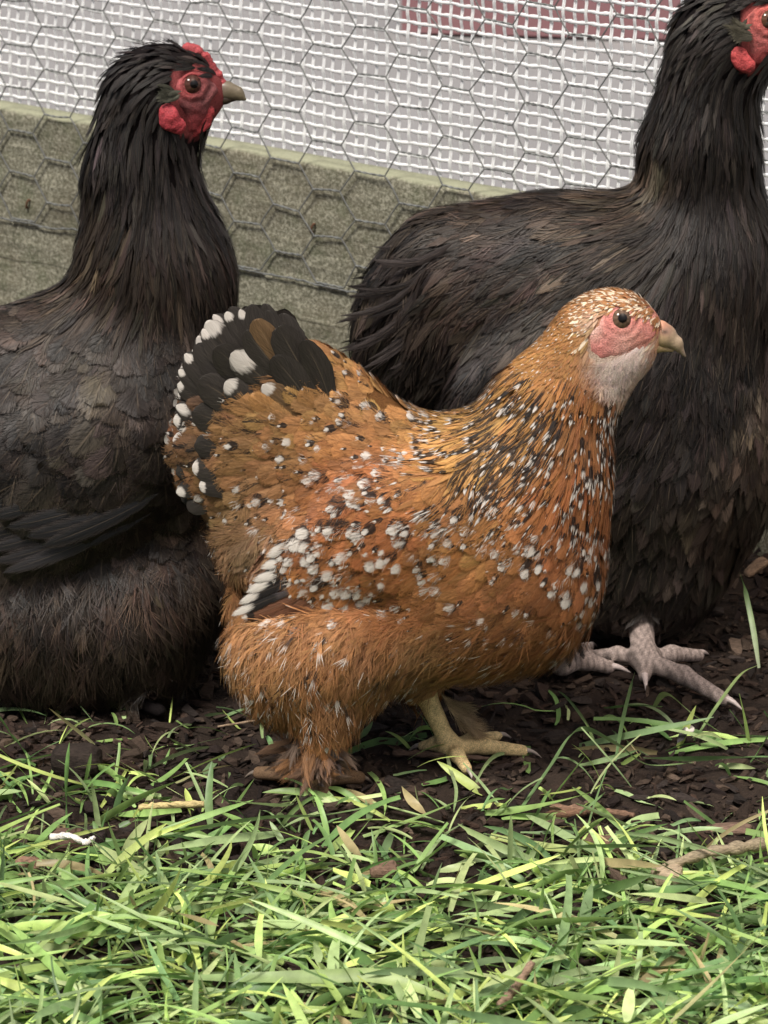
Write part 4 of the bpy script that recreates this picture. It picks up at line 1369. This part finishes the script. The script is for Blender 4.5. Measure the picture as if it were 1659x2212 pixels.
def build_left():
    b = Bird('dark_hen', 0.125, 250, 'dark brown hen standing at left with its head raised above the board', group='dark brown hens by the fence')
    r = b.rng; P = b.prim
    P([(385, 188, 68)], .62); P([(330, 198, 66)], .68); P([(425, 200, 46)], .6, k=.014); P([(450, 205, 26)], .6, k=.01); P([(398, 235, 32)], .6, k=.015)
    P([(312, 225, 72), (300, 380, 90), (325, 500, 122)], .72, k=.03); P([(340, 620, 158)], .74)
    P([(345, 880, 205)], .8); P([(180, 975, 275)], .72, k=.04); P([(-120, 985, 290)], .72, k=.04); P([(150, 830, 140)], .7, k=.05)
    P([(420, 1090, 120)], .8)
    P([(250, 1335, 165), (60, 1340, 165)], .8, -.03, .03, both=True); P([(395, 1270, 95)], .9, -.02, .03, both=True); P([(120, 1420, 110), (300, 1410, 95)], .8, -.03, .02, both=True)
    P([(200, 985, 110), (60, 1060, 125), (-120, 1140, 90)], .42, -.050, .035, both=True)
    P([(-350, 860, 170), (-520, 700, 110)], .5, k=.04)
    for dy in (-.035, .03):
        a = at_z(230, 1512, .0); a[1] = b.Y + dy; a[2] = .012
        b.f.add(a + (0, 0, .05), a, .014, .008, 1, .006)
        for dx, ddy in ((.045, 0), (.035, -.025), (.035, .025), (-.02, .004)):
            b.f.add(a, a + (dx, ddy, -.006), .0065, .004, 1, .003)
    b.guides = np.array([(440, 150, -1, .1), (400, 120, -1, .1), (300, 150, -.75, .65), (240, 220, -.35, .9), (215, 330, -.02, 1), (300, 350, -.03, 1), (400, 330, .12, 1), (215, 520, -.3, 1), (350, 540, .08, 1), (450, 540, .3, .95), (520, 640, .4, .95),
                         (120, 610, -.8, .6), (30, 650, -.9, .3), (200, 680, -.45, .9), (350, 750, .02, 1), (450, 800, .1, 1), (100, 830, -.3, 1), (300, 900, -.1, 1), (260, 1050, -.7, .75), (50, 1000, -.6, .8), (450, 1000, -.25, 1),
                         (300, 1250, 0, 1), (440, 1240, .35, .95), (100, 1300, -.12, 1), (200, 1400, -.1, 1), (420, 1400, .1, 1), (-200, 900, -1, .1), (-450, 750, -.8, -.5)], float)

    def bc(V, u, v):
        c = np.tile((.010, .008, .008), (len(u), 1))
        f = (u > 370) & (v < 300) & (v > 140)
        c[f] = (.20, .05, .05)
        return c
    V, F, body = finish_body(b, 'body', bc, .003)
    VF = (V, F[V[F[:, 0], 2] > .03])
    cf = dark_col([(330, 130, 120, .016, .013, .013), (300, 350, 140, .016, .014, .014), (420, 500, 90, .020, .017, .017), (160, 640, 110, .050, .036, .026), (380, 700, 130, .036, .027, .022), (300, 780, 90, .030, .024, .022),
                   (100, 780, 110, .060, .046, .036), (250, 900, 120, .050, .040, .034), (80, 980, 110, .036, .029, .025), (430, 900, 110, .026, .021, .019), (430, 1050, 90, .014, .012, .012), (250, 1080, 100, .018, .016, .016),
                   (100, 1180, 110, .020, .018, .017), (250, 1300, 150, .060, .040, .030), (430, 1280, 80, .036, .024, .018), (60, 1350, 100, .050, .034, .026), (300, 1450, 100, .022, .015, .012)], (.022, .018, .016))
    FACE = [(372, 195), (382, 168), (415, 152), (448, 152), (466, 172), (482, 196), (462, 222), (455, 250), (430, 292), (405, 292), (396, 250), (384, 232)]
    face = lambda u, v: poly_in(u, v, FACE) | (u > 478) & (v < 240)
    neck = lambda u, v: (v < 640 + 300 * fbm(u / 40, v / 40, 6, 2)) & ~face(u, v)
    wing = lambda u, v: poly_in(u, v, [(-400, 760), (100, 700), (370, 800), (430, 950), (400, 1090), (150, 1200), (-400, 1260)])
    fl = lambda u, v: v > 1175
    pk = scatter(b, VF, 9500, lambda u, v, p: neck(u, v), lambda u, v: np.interp(v, [100, 200, 400, 640], [.008, .022, .046, .050]), lambda u, v: np.interp(v, [100, 250, 500], [.0035, .0060, .0085]), .0040, VN, prof_point, cf, zero_par, r, jit=.10, camber=.1, barb=HACK, barb_frac=.6)
    fmesh('neck_feathers', pk, M['dark'], b.root)
    pk = scatter(b, VF, 5200, lambda u, v, p: (v >= 600) & ~neck(u, v) & ~fl(u, v) & ~(wing(u, v) & (np.abs(p[:, 1] - b.Y) > .05)), .036, .020, .0045, VT, prof_round, cf, zero_par, r, jit=.15, camber=.08, barb=SILK, barb_frac=1)
    fmesh('body_feathers', pk, M['dark'], b.root)
    fz = lambda u, v, p: fl(u, v) & (v < 1520)
    pk = scatter(b, VF, 4200, fz, .040, .020, .006, VN, prof_point, cf, zero_par, r, jit=.25, camber=.05)
    pk += scatter(b, VF, 8500, fz, .034, .016, .010, None, prof_point, cf, zero_par, r, jit=.35, barb=FLUF, bw=1.2, camber=.05, K=5)
    fmesh('thigh_fluff', pk, M['dark'], b.root)
    for sd in (-1, 1):
        pk = scatter(b, VF, 3600, lambda u, v, p: wing(u, v) & ((p[:, 1] - b.Y) * sd > .03), .044, .031, .0060, VT, prof_round, cf, zero_par, r, jit=.22, camber=.1, barb=SILK, barb_frac=1)
        sp = []
        for k in range(9):
            sp.append((335 - k * 14, 1105 - k * 12, 5 - k * 26, 1238 - k * 22, sd * .056, sd * (.082 - .001 * k), -10 + r.normal(0, 6), 50, np.array((.015, .014, .015)) * r.uniform(.6, 1.5)))
        for k in range(8):
            sp.append((345 - k * 18, 1065 - k * 10, 90 - k * 40, 1180 - k * 20, sd * .060, sd * (.084 - .001 * k), -10 + r.normal(0, 6), 54, np.array((.012, .012, .013)) * r.uniform(.6, 1.6)))
        pk += explicit(b, sp, prof_round, None, .1)
        fmesh('wing', pk, M['dark'], b.root)
    sp = []
    for sd in (-1, 1):
        for k in range(16):
            a = k / 15
            sp.append((-330, 880, -560 - 60 * a, 560 + 330 * a, sd * .01, sd * (.01 + .03 * r.random()), r.normal(0, 10), 80, np.array((.02, .016, .015))))
    fmesh('tail_feathers', explicit(b, sp, prof_round), M['dark'], b.root)
    hen_face(b, FACE, [(415, 185, 34, .30, .065, .065), (455, 190, 24, .20, .07, .07), (425, 262, 30, .28, .045, .05), (440, 225, 22, .11, .05, .05), (400, 235, 18, .08, .04, .04)], (.21, .045, .05), (416, 182))
    eye(b, 416, 182, .0064, (.07, .03, .022), (.30, .055, .055), None, sink=.5)
    comb_mesh(b, [(396, 112, 12), (412, 106, 13), (428, 116, 15), (444, 132, 15), (458, 150, 14), (470, 168, 12), (480, 182, 9)], .7, name='comb', bump=.003)
    for sd in (-1, 1):
        comb_mesh(b, [(362, 240, 17, sd * .022), (364, 262, 20, sd * .023), (384, 272, 17, sd * .022), (372, 250, 14, sd * .024)], .45, name='earlobe', col=(.36, .045, .055))
        comb_mesh(b, [(445, 240, 18, sd * .008), (436, 262, 20, sd * .008), (422, 278, 16, sd * .009), (410, 286, 9, sd * .01)], .35, name='wattle', col=(.34, .045, .05))
    for sd in (-1, 1):
        sp = []
        for k in range(16):
            sp.append((385 + r.normal(0, 4), 205 + r.normal(0, 7), 345 + r.normal(0, 7), 203 + r.normal(0, 12), sd * .022, sd * .0265, r.normal(0, 3), 14, np.array((.075, .075, .055)) * r.uniform(.6, 1.3)))
        fmesh('ear_tuft', explicit(b, sp, barb=2), M['strand'], b.root)
    beak_pair(b, [(462, 194, 19), (490, 196, 18), (512, 202, 13), (528, 214, 4)], [(455, 214, 13), (485, 213, 10), (508, 212, 6)], [(500, 195, 20, .16, .13, .085), (470, 190, 16, .12, .08, .07), (528, 212, 10, .26, .22, .14)], (.15, .12, .08), (.05, .035, .025))
    return b


def build_right():
    b = Bird('dark_hen', 0.20, 1330, 'dark brown hen at right, drooping tail behind golden hen, head cropped', group='dark brown hens by the fence')
    r = b.rng; P = b.prim
    P([(1620, 55, 78)], .62); P([(1560, 70, 82)], .68); P([(1680, 60, 52)], .6, k=.014); P([(1715, 66, 30)], .6, k=.01); P([(1650, 115, 36)], .6, k=.015)
    P([(1545, 110, 92), (1510, 330, 110), (1520, 520, 124)], .72, k=.014)
    P([(1515, 640, 145)], .76, k=.04); P([(1310, 682, 238)], .78, k=.03); P([(1515, 640, 145), (1485, 860, 168), (1450, 960, 185)], .78, k=.04); P([(1425, 1040, 185)], .85, k=.04); P([(1300, 960, 250)], .8, k=.05); P([(1545, 1080, 72)], .8, k=.03)
    P([(1140, 660, 200), (985, 650, 148), (900, 692, 86)], .6, k=.05); P([(1000, 780, 150), (900, 800, 90)], .65, k=.04); P([(1250, 1130, 140)], .8, k=.03); P([(1392, 1205, 148)], .85, k=.04); P([(1372, 1238, 118)], 1.0, -.012, .03)
    P([(1330, 840, 115), (1180, 880, 120), (1050, 900, 70)], .42, -.048, .035, both=True)
    # legs and feet
    a = at_z(1392, 1418, .014)
    top = at_y(1372, 1255, b.Y - .012)
    b.f.add(top, a, .0100, .0072, 1, .006); b.f.add(a, a, .0092, .0092, 1, .004)
    toes = []
    def toe(base, u, v, r0, r1, z=.006, k=.004):
        e = at_z(u, v, z); m = (base + e) / 2 + (0, 0, .003)
        b.f.add(base, m, r0, (r0 + r1) / 2 * 1.08, 1, k); b.f.add(m, e, (r0 + r1) / 2 * 1.08, r1, 1, k)
        toes.append((e, unit(e - m)))
    bs = a - (0, 0, .003)
    toe(bs, 1278, 1416, .0046, .0034); toe(bs, 1508, 1416, .0052, .0040); toe(bs, 1562, 1510, .0060, .0043); toe(bs, 1392, 1462, .0052, .0038)
    a2 = at_z(1215, 1432, .012); a2b = at_y(1190, 1290, a2[1])
    b.f.add(a2b, a2, .013, .008, 1, .006); toe(a2, 1315, 1441, .0056, .0044); toe(a2, 1130, 1440, .005, .0036); toe(a2, 1270, 1400, .005, .004)
    b.guides = np.array([(1680, 30, -.95, .2), (1600, 20, -.85, .4), (1490, 60, -.55, .8), (1430, 200, -.15, 1), (1450, 350, -.08, 1), (1600, 300, .08, 1), (1560, 450, .02, 1), (1410, 430, -.4, .9), (1550, 560, -.1, 1), (1350, 500, -.85, .5), (1250, 440, -1, .08),
                         (1100, 500, -.92, .35), (950, 480, -.9, .4), (850, 560, -.6, .8), (790, 680, -.4, .9), (1000, 650, -.72, .7), (900, 760, -.4, .9), (1200, 650, -.8, .6), (1400, 750, -.5, .85), (1560, 800, -.15, 1), (1640, 900, .0, 1), (1600, 1050, -.2, 1),
                         (1450, 1100, -.3, 1), (1250, 1000, -.35, .95), (1100, 850, -.5, .9), (1350, 1200, -.3, 1)], float)

    def bc(V, u, v):
        c = np.tile((.010, .008, .008), (len(u), 1))
        c[(u > 1600) & (v < 160)] = (.24, .06, .055)
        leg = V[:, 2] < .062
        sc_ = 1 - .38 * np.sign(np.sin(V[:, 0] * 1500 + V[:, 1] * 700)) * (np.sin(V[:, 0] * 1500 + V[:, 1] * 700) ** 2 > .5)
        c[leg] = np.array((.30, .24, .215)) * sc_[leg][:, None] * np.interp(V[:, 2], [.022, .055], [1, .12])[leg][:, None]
        return c
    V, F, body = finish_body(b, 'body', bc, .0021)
    VF = (V, F[V[F[:, 0], 2] > .045])
    cf = dark_col([(1560, 60, 100, .026, .023, .021), (1480, 300, 120, .018, .015, .014), (1620, 400, 90, .024, .019, .016), (1500, 520, 110, .014, .012, .013), (1390, 430, 50, .085, .065, .045), (1250, 450, 110, .070, .050, .036),
                   (1000, 480, 90, .075, .052, .038), (1100, 560, 80, .028, .023, .023), (860, 560, 90, .032, .025, .022), (960, 650, 110, .050, .036, .028), (1150, 680, 110, .060, .044, .033), (1080, 620, 60, .016, .015, .018), (1290, 620, 110, .050, .038, .030), (1170, 780, 90, .024, .019, .018),
                   (1000, 800, 90, .020, .016, .016), (1450, 640, 100, .030, .024, .022), (1570, 700, 90, .036, .027, .022), (1500, 900, 130, .020, .017, .018), (1620, 1020, 60, .060, .043, .033), (1655, 920, 42, .34, .27, .22), (1560, 1130, 90, .048, .034, .026), (1400, 1100, 120, .012, .010, .010), (1350, 1220, 90, .020, .015, .012)], (.020, .017, .016))
    FACE = [(1605, 40), (1625, 10), (1660, 5), (1700, 20), (1715, 60), (1690, 110), (1665, 150), (1620, 145), (1615, 100)]
    face = lambda u, v: poly_in(u, v, FACE) | (u > 1712) & (v < 140)
    neck = lambda u, v: (v < 640 + 420 * fbm(u / 40, v / 40, 6, 2)) & (u > 1360) & ~face(u, v)
    pk = scatter(b, VF, 10500, lambda u, v, p: neck(u, v), lambda u, v: np.interp(v, [0, 100, 300, 640], [.014, .030, .050, .055]), lambda u, v: np.interp(v, [0, 200, 500], [.005, .0065, .0085]), .0045, VN, prof_point, cf, zero_par, r, jit=.10, camber=.1, barb=HACK, barb_frac=.7)
    fmesh('neck_feathers', pk, M['dark'], b.root)
    tl = lambda u, v: (u < 1080)
    lf = lambda u, v: (v > 900)
    pk = scatter(b, VF, 7500, lambda u, v, p: ~neck(u, v) & ~face(u, v) & ~tl(u, v) & ~lf(u, v), .050, .020, .005, VT, prof_point, cf, zero_par, r, jit=.18, camber=.1, barb=BARB, barb_frac=.8)
    pk += scatter(b, VF, 4500, lambda u, v, p: lf(u, v) & ~((u > 1315) & (u < 1440) & (p[:, 2] < .062)), .042, .020, .007, VN, prof_point, cf, zero_par, r, jit=.25, camber=.08, barb=FLUF, barb_frac=.8)
    fmesh('body_feathers', pk, M['dark'], b.root)
    pk = scatter(b, VF, 3800, lambda u, v, p: tl(u, v) & ~lf(u, v), .055, .015, .006, VN, prof_point, cf, zero_par, r, jit=.2, camber=.1, barb=HACK, barb_frac=.9)
    sp = []
    tips = [(727, 683), (730, 762), (745, 640), (765, 735), (757, 620), (790, 780), (822, 770), (806, 720), (780, 690), (850, 790), (800, 560), (835, 800), (870, 820), (775, 800)]
    for (u, v) in tips:
        for k in range(3):
            sd = (-1, 1, 0)[k]
            L = r.uniform(180, 260); ang = math.atan2(v - 520, u - 1010) + r.normal(0, .08)
            u2 = u + r.normal(0, 9) * (k > 0); v2 = v + r.normal(0, 12) * (k > 0)
            sp.append((u2 - cos(ang) * L, v2 - sin(ang) * L, u2, v2, sd * .02 - .012, sd * .016 - .012, r.uniform(-40, -15), r.uniform(22, 38), np.array((.022, .018, .017)) * r.uniform(.7, 2.2)))
    pk += explicit(b, sp, prof_point, None, .15, 1)
    fmesh('tail_feathers', pk, M['dark'], b.root)
    hen_face(b, FACE, [(1640, 30, 30, .50, .12, .10), (1640, 90, 30, .42, .12, .11), (1660, 130, 24, .46, .07, .07), (1605, 100, 16, .3, .2, .16)], (.44, .09, .085), (1661, 42))
    eye(b, 1661, 42, .0066, (.10, .05, .03), (.34, .07, .06), None, sink=.5)
    comb_mesh(b, [(1640, -22, 13), (1656, -26, 14), (1674, -18, 15), (1690, -4, 14), (1704, 12, 12)], .7, name='comb', bump=.003)
    for sd in (-1, 1):
        comb_mesh(b, [(1596, 118, 17, sd * .022), (1602, 136, 17, sd * .022), (1618, 142, 14, sd * .022)], .5, name='earlobe', col=(.46, .07, .07))
        comb_mesh(b, [(1670, 120, 18, sd * .008), (1658, 138, 20, sd * .008), (1640, 150, 14, sd * .009)], .35, name='wattle', col=(.46, .06, .06))
    for sd in (-1, 1):
        sp = []
        for k in range(26):
            sp.append((1620 + r.normal(0, 5), 75 + r.normal(0, 14), 1578 + r.normal(0, 9), 72 + r.normal(0, 14), sd * .023, sd * .028, r.normal(0, 3), 15, np.array((.115, .105, .075)) * r.uniform(.5, 1.3)))
        fmesh('ear_tuft', explicit(b, sp, barb=2), M['strand'], b.root)
    beak_pair(b, [(1712, 52, 20), (1740, 56, 18), (1762, 66, 12), (1778, 80, 4)], [(1705, 74, 13), (1735, 74, 10), (1758, 76, 6)], [(1750, 60, 20, .18, .14, .09)], (.15, .12, .08), (.06, .04, .03))
    wht = (.52, .43, .40)
    ends = [(1262, 1424), (1532, 1414), (1606, 1536), (1396, 1496), (1368, 1458), (1105, 1446), (1290, 1396)]
    for (e, d), (cu, cv) in zip(toes, ends):
        claw(b, e - d * .002, at_z(cu, cv, .002), .0028, wht, .12)
    return b


left = build_left()
right = build_right()

# ------------------------------------------------------------------ single things lying on the ground
def ground_path(pts):
    """(u, v, height) points on the ground to a smooth 3D path"""
    P = np.array([at_z(u, v, z) for u, v, z in pts])
    P[:, 2] = [z + ground_h(p[0], p[1]) * .6 for (u, v, z), p in zip(pts, P)]
    t = np.arange(len(P)); q = np.linspace(0, len(P) - 1, (len(P) - 1) * 8 + 1)
    out = np.zeros((len(q), 3))
    for k in range(3):                                   # Catmull-Rom
        Q = np.concatenate([[2 * P[0, k] - P[1, k]], P[:, k], [2 * P[-1, k] - P[-2, k]]])
        i = np.minimum(q.astype(int), len(P) - 2); f = q - i
        a, b_, c, d = Q[i], Q[i + 1], Q[i + 2], Q[i + 3]
        out[:, k] = .5 * (2 * b_ + (c - a) * f + (2 * a - 5 * b_ + 4 * c - d) * f ** 2 + (3 * b_ - a - 3 * c + d) * f ** 3)
    return out


def long_blade(pts, w, c0, c1, label, roll=.5):
    sp = ground_path(pts); K = len(sp)
    t = np.linspace(0, 1, K)
    tg = unit(np.gradient(sp, axis=0)); sd = unit(np.cross(tg, [0, 0, 1.0])); up = np.cross(sd, tg)
    rl = roll * np.sin(t * 4)[:, None] + .35
    s2 = sd * np.cos(rl) + up * np.sin(rl); u2 = up * np.cos(rl) - sd * np.sin(rl)
    ww = (w * .5 * np.clip(np.minimum(.5 + 2 * t, 1) * (1 - t ** 4) ** .7, .05, 1))[:, None]
    V = np.stack([sp - s2 * ww + u2 * ww * .25, sp - u2 * .0, sp + s2 * ww + u2 * ww * .25], 1).reshape(-1, 3)
    k = np.arange(K - 1)[:, None] * 3 + np.arange(2)[None]
    F = np.stack([k, k + 1, k + 4, k + 3], -1).reshape(-1, 4)
    uv = np.stack(np.broadcast_arrays(np.array([-1, 0, 1.0])[None], t[:, None] * np.ones((1, 3))), -1).reshape(-1, 2)
    col = np.repeat(np.array(c0) * (1 - t[:, None]) + np.array(c1) * t[:, None], 3, 0)
    o = make('grass_blade', V, F, M['grass'], None, True, {'col': col}, uv, loc=list(sp[0]))
    tag(o, label, 'grass blade', 'long single grass blades')


G1, G2, G3 = (.15, .25, .10), (.25, .36, .15), (.38, .48, .18)
long_blade([(1120, 1760, .004), (1190, 1660, .02), (1250, 1578, .03), (1330, 1606, .022), (1400, 1650, .010), (1500, 1640, .006)], .0062, G1, G2, 'long arching green blade rising from bark right of the golden hen')
long_blade([(1390, 1637, .008), (1480, 1634, .010), (1580, 1636, .010), (1672, 1632, .008)], .0075, G1, G1, 'broad flat green blade lying on bark at the right frame edge')
long_blade([(1180, 1838, .012), (1300, 1836, .016), (1400, 1832, .015), (1475, 1830, .014)], .0058, G1, G2, 'straight pale green blade lying level across the lawn edge, right of centre')
long_blade([(1120, 1990, .014), (1190, 2030, .022), (1260, 2090, .02), (1330, 2150, .014)], .0065, G2, G2, 'long blade slanting down right, above the pinkish twig')
long_blade([(960, 2150, .016), (820, 2110, .02), (700, 2106, .02), (520, 2112, .018), (300, 2108, .014)], .0075, G3, G2, 'long pale blade lying level in the bottom left grass')
long_blade([(1010, 2200, .014), (1130, 2160, .02), (1280, 2120, .022), (1420, 2060, .02)], .006, G2, G3, 'long blade slanting up right near the bottom of the lawn')
long_blade([(300, 1870, .012), (400, 1800, .02), (560, 1770, .02), (700, 1760, .014), (810, 1740, .01)], .0058, G1, G2, 'long blade slanting across bare soil left of the hen foot feathers')
long_blade([(1640, 1440, .004), (1627, 1360, .02), (1612, 1290, .036), (1598, 1238, .052)], .0036, (.36, .42, .25), (.12, .24, .06), 'thin upright grass shoot beside the pale wood chip', .1)
long_blade([(1330, 1640, .004), (1345, 1560, .02), (1362, 1490, .035), (1372, 1450, .046)], .0030, G1, G2, 'thin upright grass stem in front of the grey claw', .1)
long_blade([(1410, 1530, .006), (1440, 1500, .02), (1500, 1545, .02), (1560, 1580, .006)], .0042, G3, G2, 'short bent blade below the long grey toe')
long_blade([(1500, 1600, .004), (1550, 1520, .02), (1600, 1450, .03), (1640, 1430, .034)], .0036, G2, G3, 'thin blade rising to the right past the grey toe tip', .1)
long_blade([(960, 1600, .002), (972, 1660, .012), (985, 1700, .012), (980, 1760, .004)], .0026, (.44, .50, .28), G2, 'short pale blade hanging below the yellow foot', .1)
long_blade([(455, 1790, .004), (452, 1720, .02), (458, 1640, .036)], .0050, G2, G1, 'upright blade standing left of the rear foot feathers', .1)


def twig(pts, r0, r1, col, label, name='twig', cat='twig', mat='bark'):
    sp = ground_path(pts)
    t = np.linspace(0, 1, len(sp))
    V, Fc = tube(sp, (r0 + (r1 - r0) * t) * (1 + .18 * np.sin(t * 31)), 8)
    V = V + np.random.default_rng(len(V)).normal(0, r0 * .14, V.shape)
    o = make(name, V, Fc, M[mat], None, True, {'col': np.tile(col, (len(V), 1))}, None, loc=list(sp[0]))
    tag(o, label, cat)


twig([(1080, 2170, .012), (1115, 2130, .022), (1150, 2078, .034)], .0026, .0020, (.30, .20, .14), 'pinkish brown broken twig standing in grass at bottom centre')
twig([(850, 1626, .005), (950, 1628, .007), (1060, 1640, .006)], .0022, .0014, (.10, .065, .05), 'thin dark stick lying behind the yellow foot')
twig([(1440, 1870, .012), (1520, 1845, .018), (1590, 1828, .02), (1675, 1810, .018)], .0028, .0034, (.30, .24, .16), 'dry tan stalk lying on grass at the right frame edge', 'dry_stalk', 'stalk')
twig([(110, 1800, .014), (150, 1798, .018), (185, 1806, .018), (205, 1796, .02)], .0021, .0012, (.75, .70, .64), 'small white curved stem on a dark clod at left', 'white_stem', 'stem')
twig([(300, 1738, .010), (360, 1730, .012), (440, 1733, .010)], .0018, .0022, (.52, .42, .20), 'yellow straw piece lying on bare soil at left', 'straw', 'straw')
twig([(1190, 1745, .004), (1290, 1752, .005), (1370, 1760, .006)], .0026, .0018, (.20, .12, .08), 'brown bark strip lying in front of the bare soil at right', 'bark_strip', 'bark')
twig([(640, 1540, .004), (560, 1555, .006), (470, 1562, .006)], .0009, .0006, (.34, .24, .16), 'fine pale straw left of the golden hen fluff', 'straw', 'straw')


def lump(u, v, sx, sy, sz, col, label, name, cat, seed, yaw=0.0, tilt=0.0, z=.0):
    """rough flat or rounded piece with broken faces"""
    r = np.random.default_rng(seed)
    n, m = 9, 16
    th = np.linspace(0, pi, n); ph = np.arange(m) * 2 * pi / m
    T, H = np.meshgrid(th, ph, indexing='ij')
    sq = lambda x: np.sign(x) * np.abs(x) ** .55
    X = np.sin(T) ** .5 * sq(np.cos(H)); Y = np.sin(T) ** .5 * sq(np.sin(H)); Z = np.cos(T)
    V = np.stack([X * sx, Y * sy, Z * sz], -1).reshape(-1, 3) * .5
    V = V * (1 + .45 * fbm(V[:, 0] / sx * 3 + seed, V[:, 1] / sx * 3 + V[:, 2] / sx * 4, seed, 3))[:, None]
    V = V @ np.array([[cos(tilt), 0, sin(tilt)], [0, 1, 0], [-sin(tilt), 0, cos(tilt)]])
    V = V @ np.array([[cos(yaw), sin(yaw), 0], [-sin(yaw), cos(yaw), 0], [0, 0, 1]])
    p = at_z(u, v, z); p[2] = ground_h(p[0], p[1]) + abs(V[:, 2]).max() * .7 + z
    i = np.arange(n - 1)[:, None] * m; j = np.arange(m)[None]; k = (j + 1) % m
    F = np.stack([i + j, i + m + j, i + m + k, i + k], -1).reshape(-1, 4)
    o = make(name, V + p, F, M['bark'], None, False, {'col': np.tile(col, (len(V), 1)) * r.uniform(.75, 1.25, (len(V), 1))}, None, loc=list(p))
    tag(o, label, cat)


lump(1632, 1232, .019, .011, .005, (.30, .20, .13), 'pale tan square wood chip by the right frame edge', 'wood_chip', 'wood chip', 3, .5, .5)
lump(1570, 1785, .030, .012, .005, (.17, .11, .08), 'brown splintered wood chip above the dry tan stalk', 'wood_chip', 'wood chip', 5, -.3, .15)
lump(1225, 1765, .026, .010, .005, (.17, .095, .06), 'reddish bark chip at the lawn edge right of centre', 'bark_chip', 'bark chip', 7, .1, .1)
lump(150, 1815, .024, .018, .012, (.10, .06, .045), 'dark clod under the small white stem', 'soil_clod', 'clod', 9)
lump(200, 1815, .016, .014, .012, (.028, .02, .018), 'black clod right of the small white stem', 'soil_clod', 'clod', 10)
lump(165, 1665, .030, .020, .020, (.030, .022, .018), 'dark brown clod between grass tufts below the left dark hen', 'soil_clod', 'clod', 11)
lump(1440, 1900, .018, .016, .011, (.36, .28, .19), 'pale knobbly dry clod below the dry tan stalk', 'soil_clod', 'clod', 12, z=.006)
lump(1300, 1850, .026, .018, .012, (.14, .085, .06), 'brown clod showing through the grass left of the dry stalk', 'soil_clod', 'clod', 13)
lump(830, 1890, .016, .012, .009, (.16, .10, .07), 'small brown chip in the middle of the lawn', 'bark_chip', 'bark chip', 14, z=.004)
lump(60, 1870, .014, .010, .008, (.22, .13, .09), 'reddish brown chip in grass at the left frame edge', 'bark_chip', 'bark chip', 15, z=.004)
lump(545, 1430, .016, .009, .005, (.11, .075, .06), 'small grey brown chip between left dark hen and golden fluff', 'bark_chip', 'bark chip', 16)
# small shed feather, dark with a white tip
b = main
S, Nn = [], []
p0, p1 = at_z(1462, 1606, .006), at_z(1500, 1572, .014)
t = np.linspace(0, 1, 8)[:, None]
S = (p0 * (1 - t) + p1 * t + np.array([0, 0, .003]) * np.sin(pi * t))[None]
V, F, uv, fc, fp = assemble(S, np.tile([[[.1, -.6, .8]]], (1, 8, 1)), np.array([.0035]), VT, prof_round, np.array([[.5, .47, .45, .3]]), np.array([[.35, .9, .9, -1]]), np.random.default_rng(3), .2, .1)
o = make('loose_feather', V, F, M['gold'], None, True, {'fc': fc, 'fp': fp}, uv, loc=list(p0))
tag(o, 'tiny white and black feather lying on bark below the grey toes', 'feather')
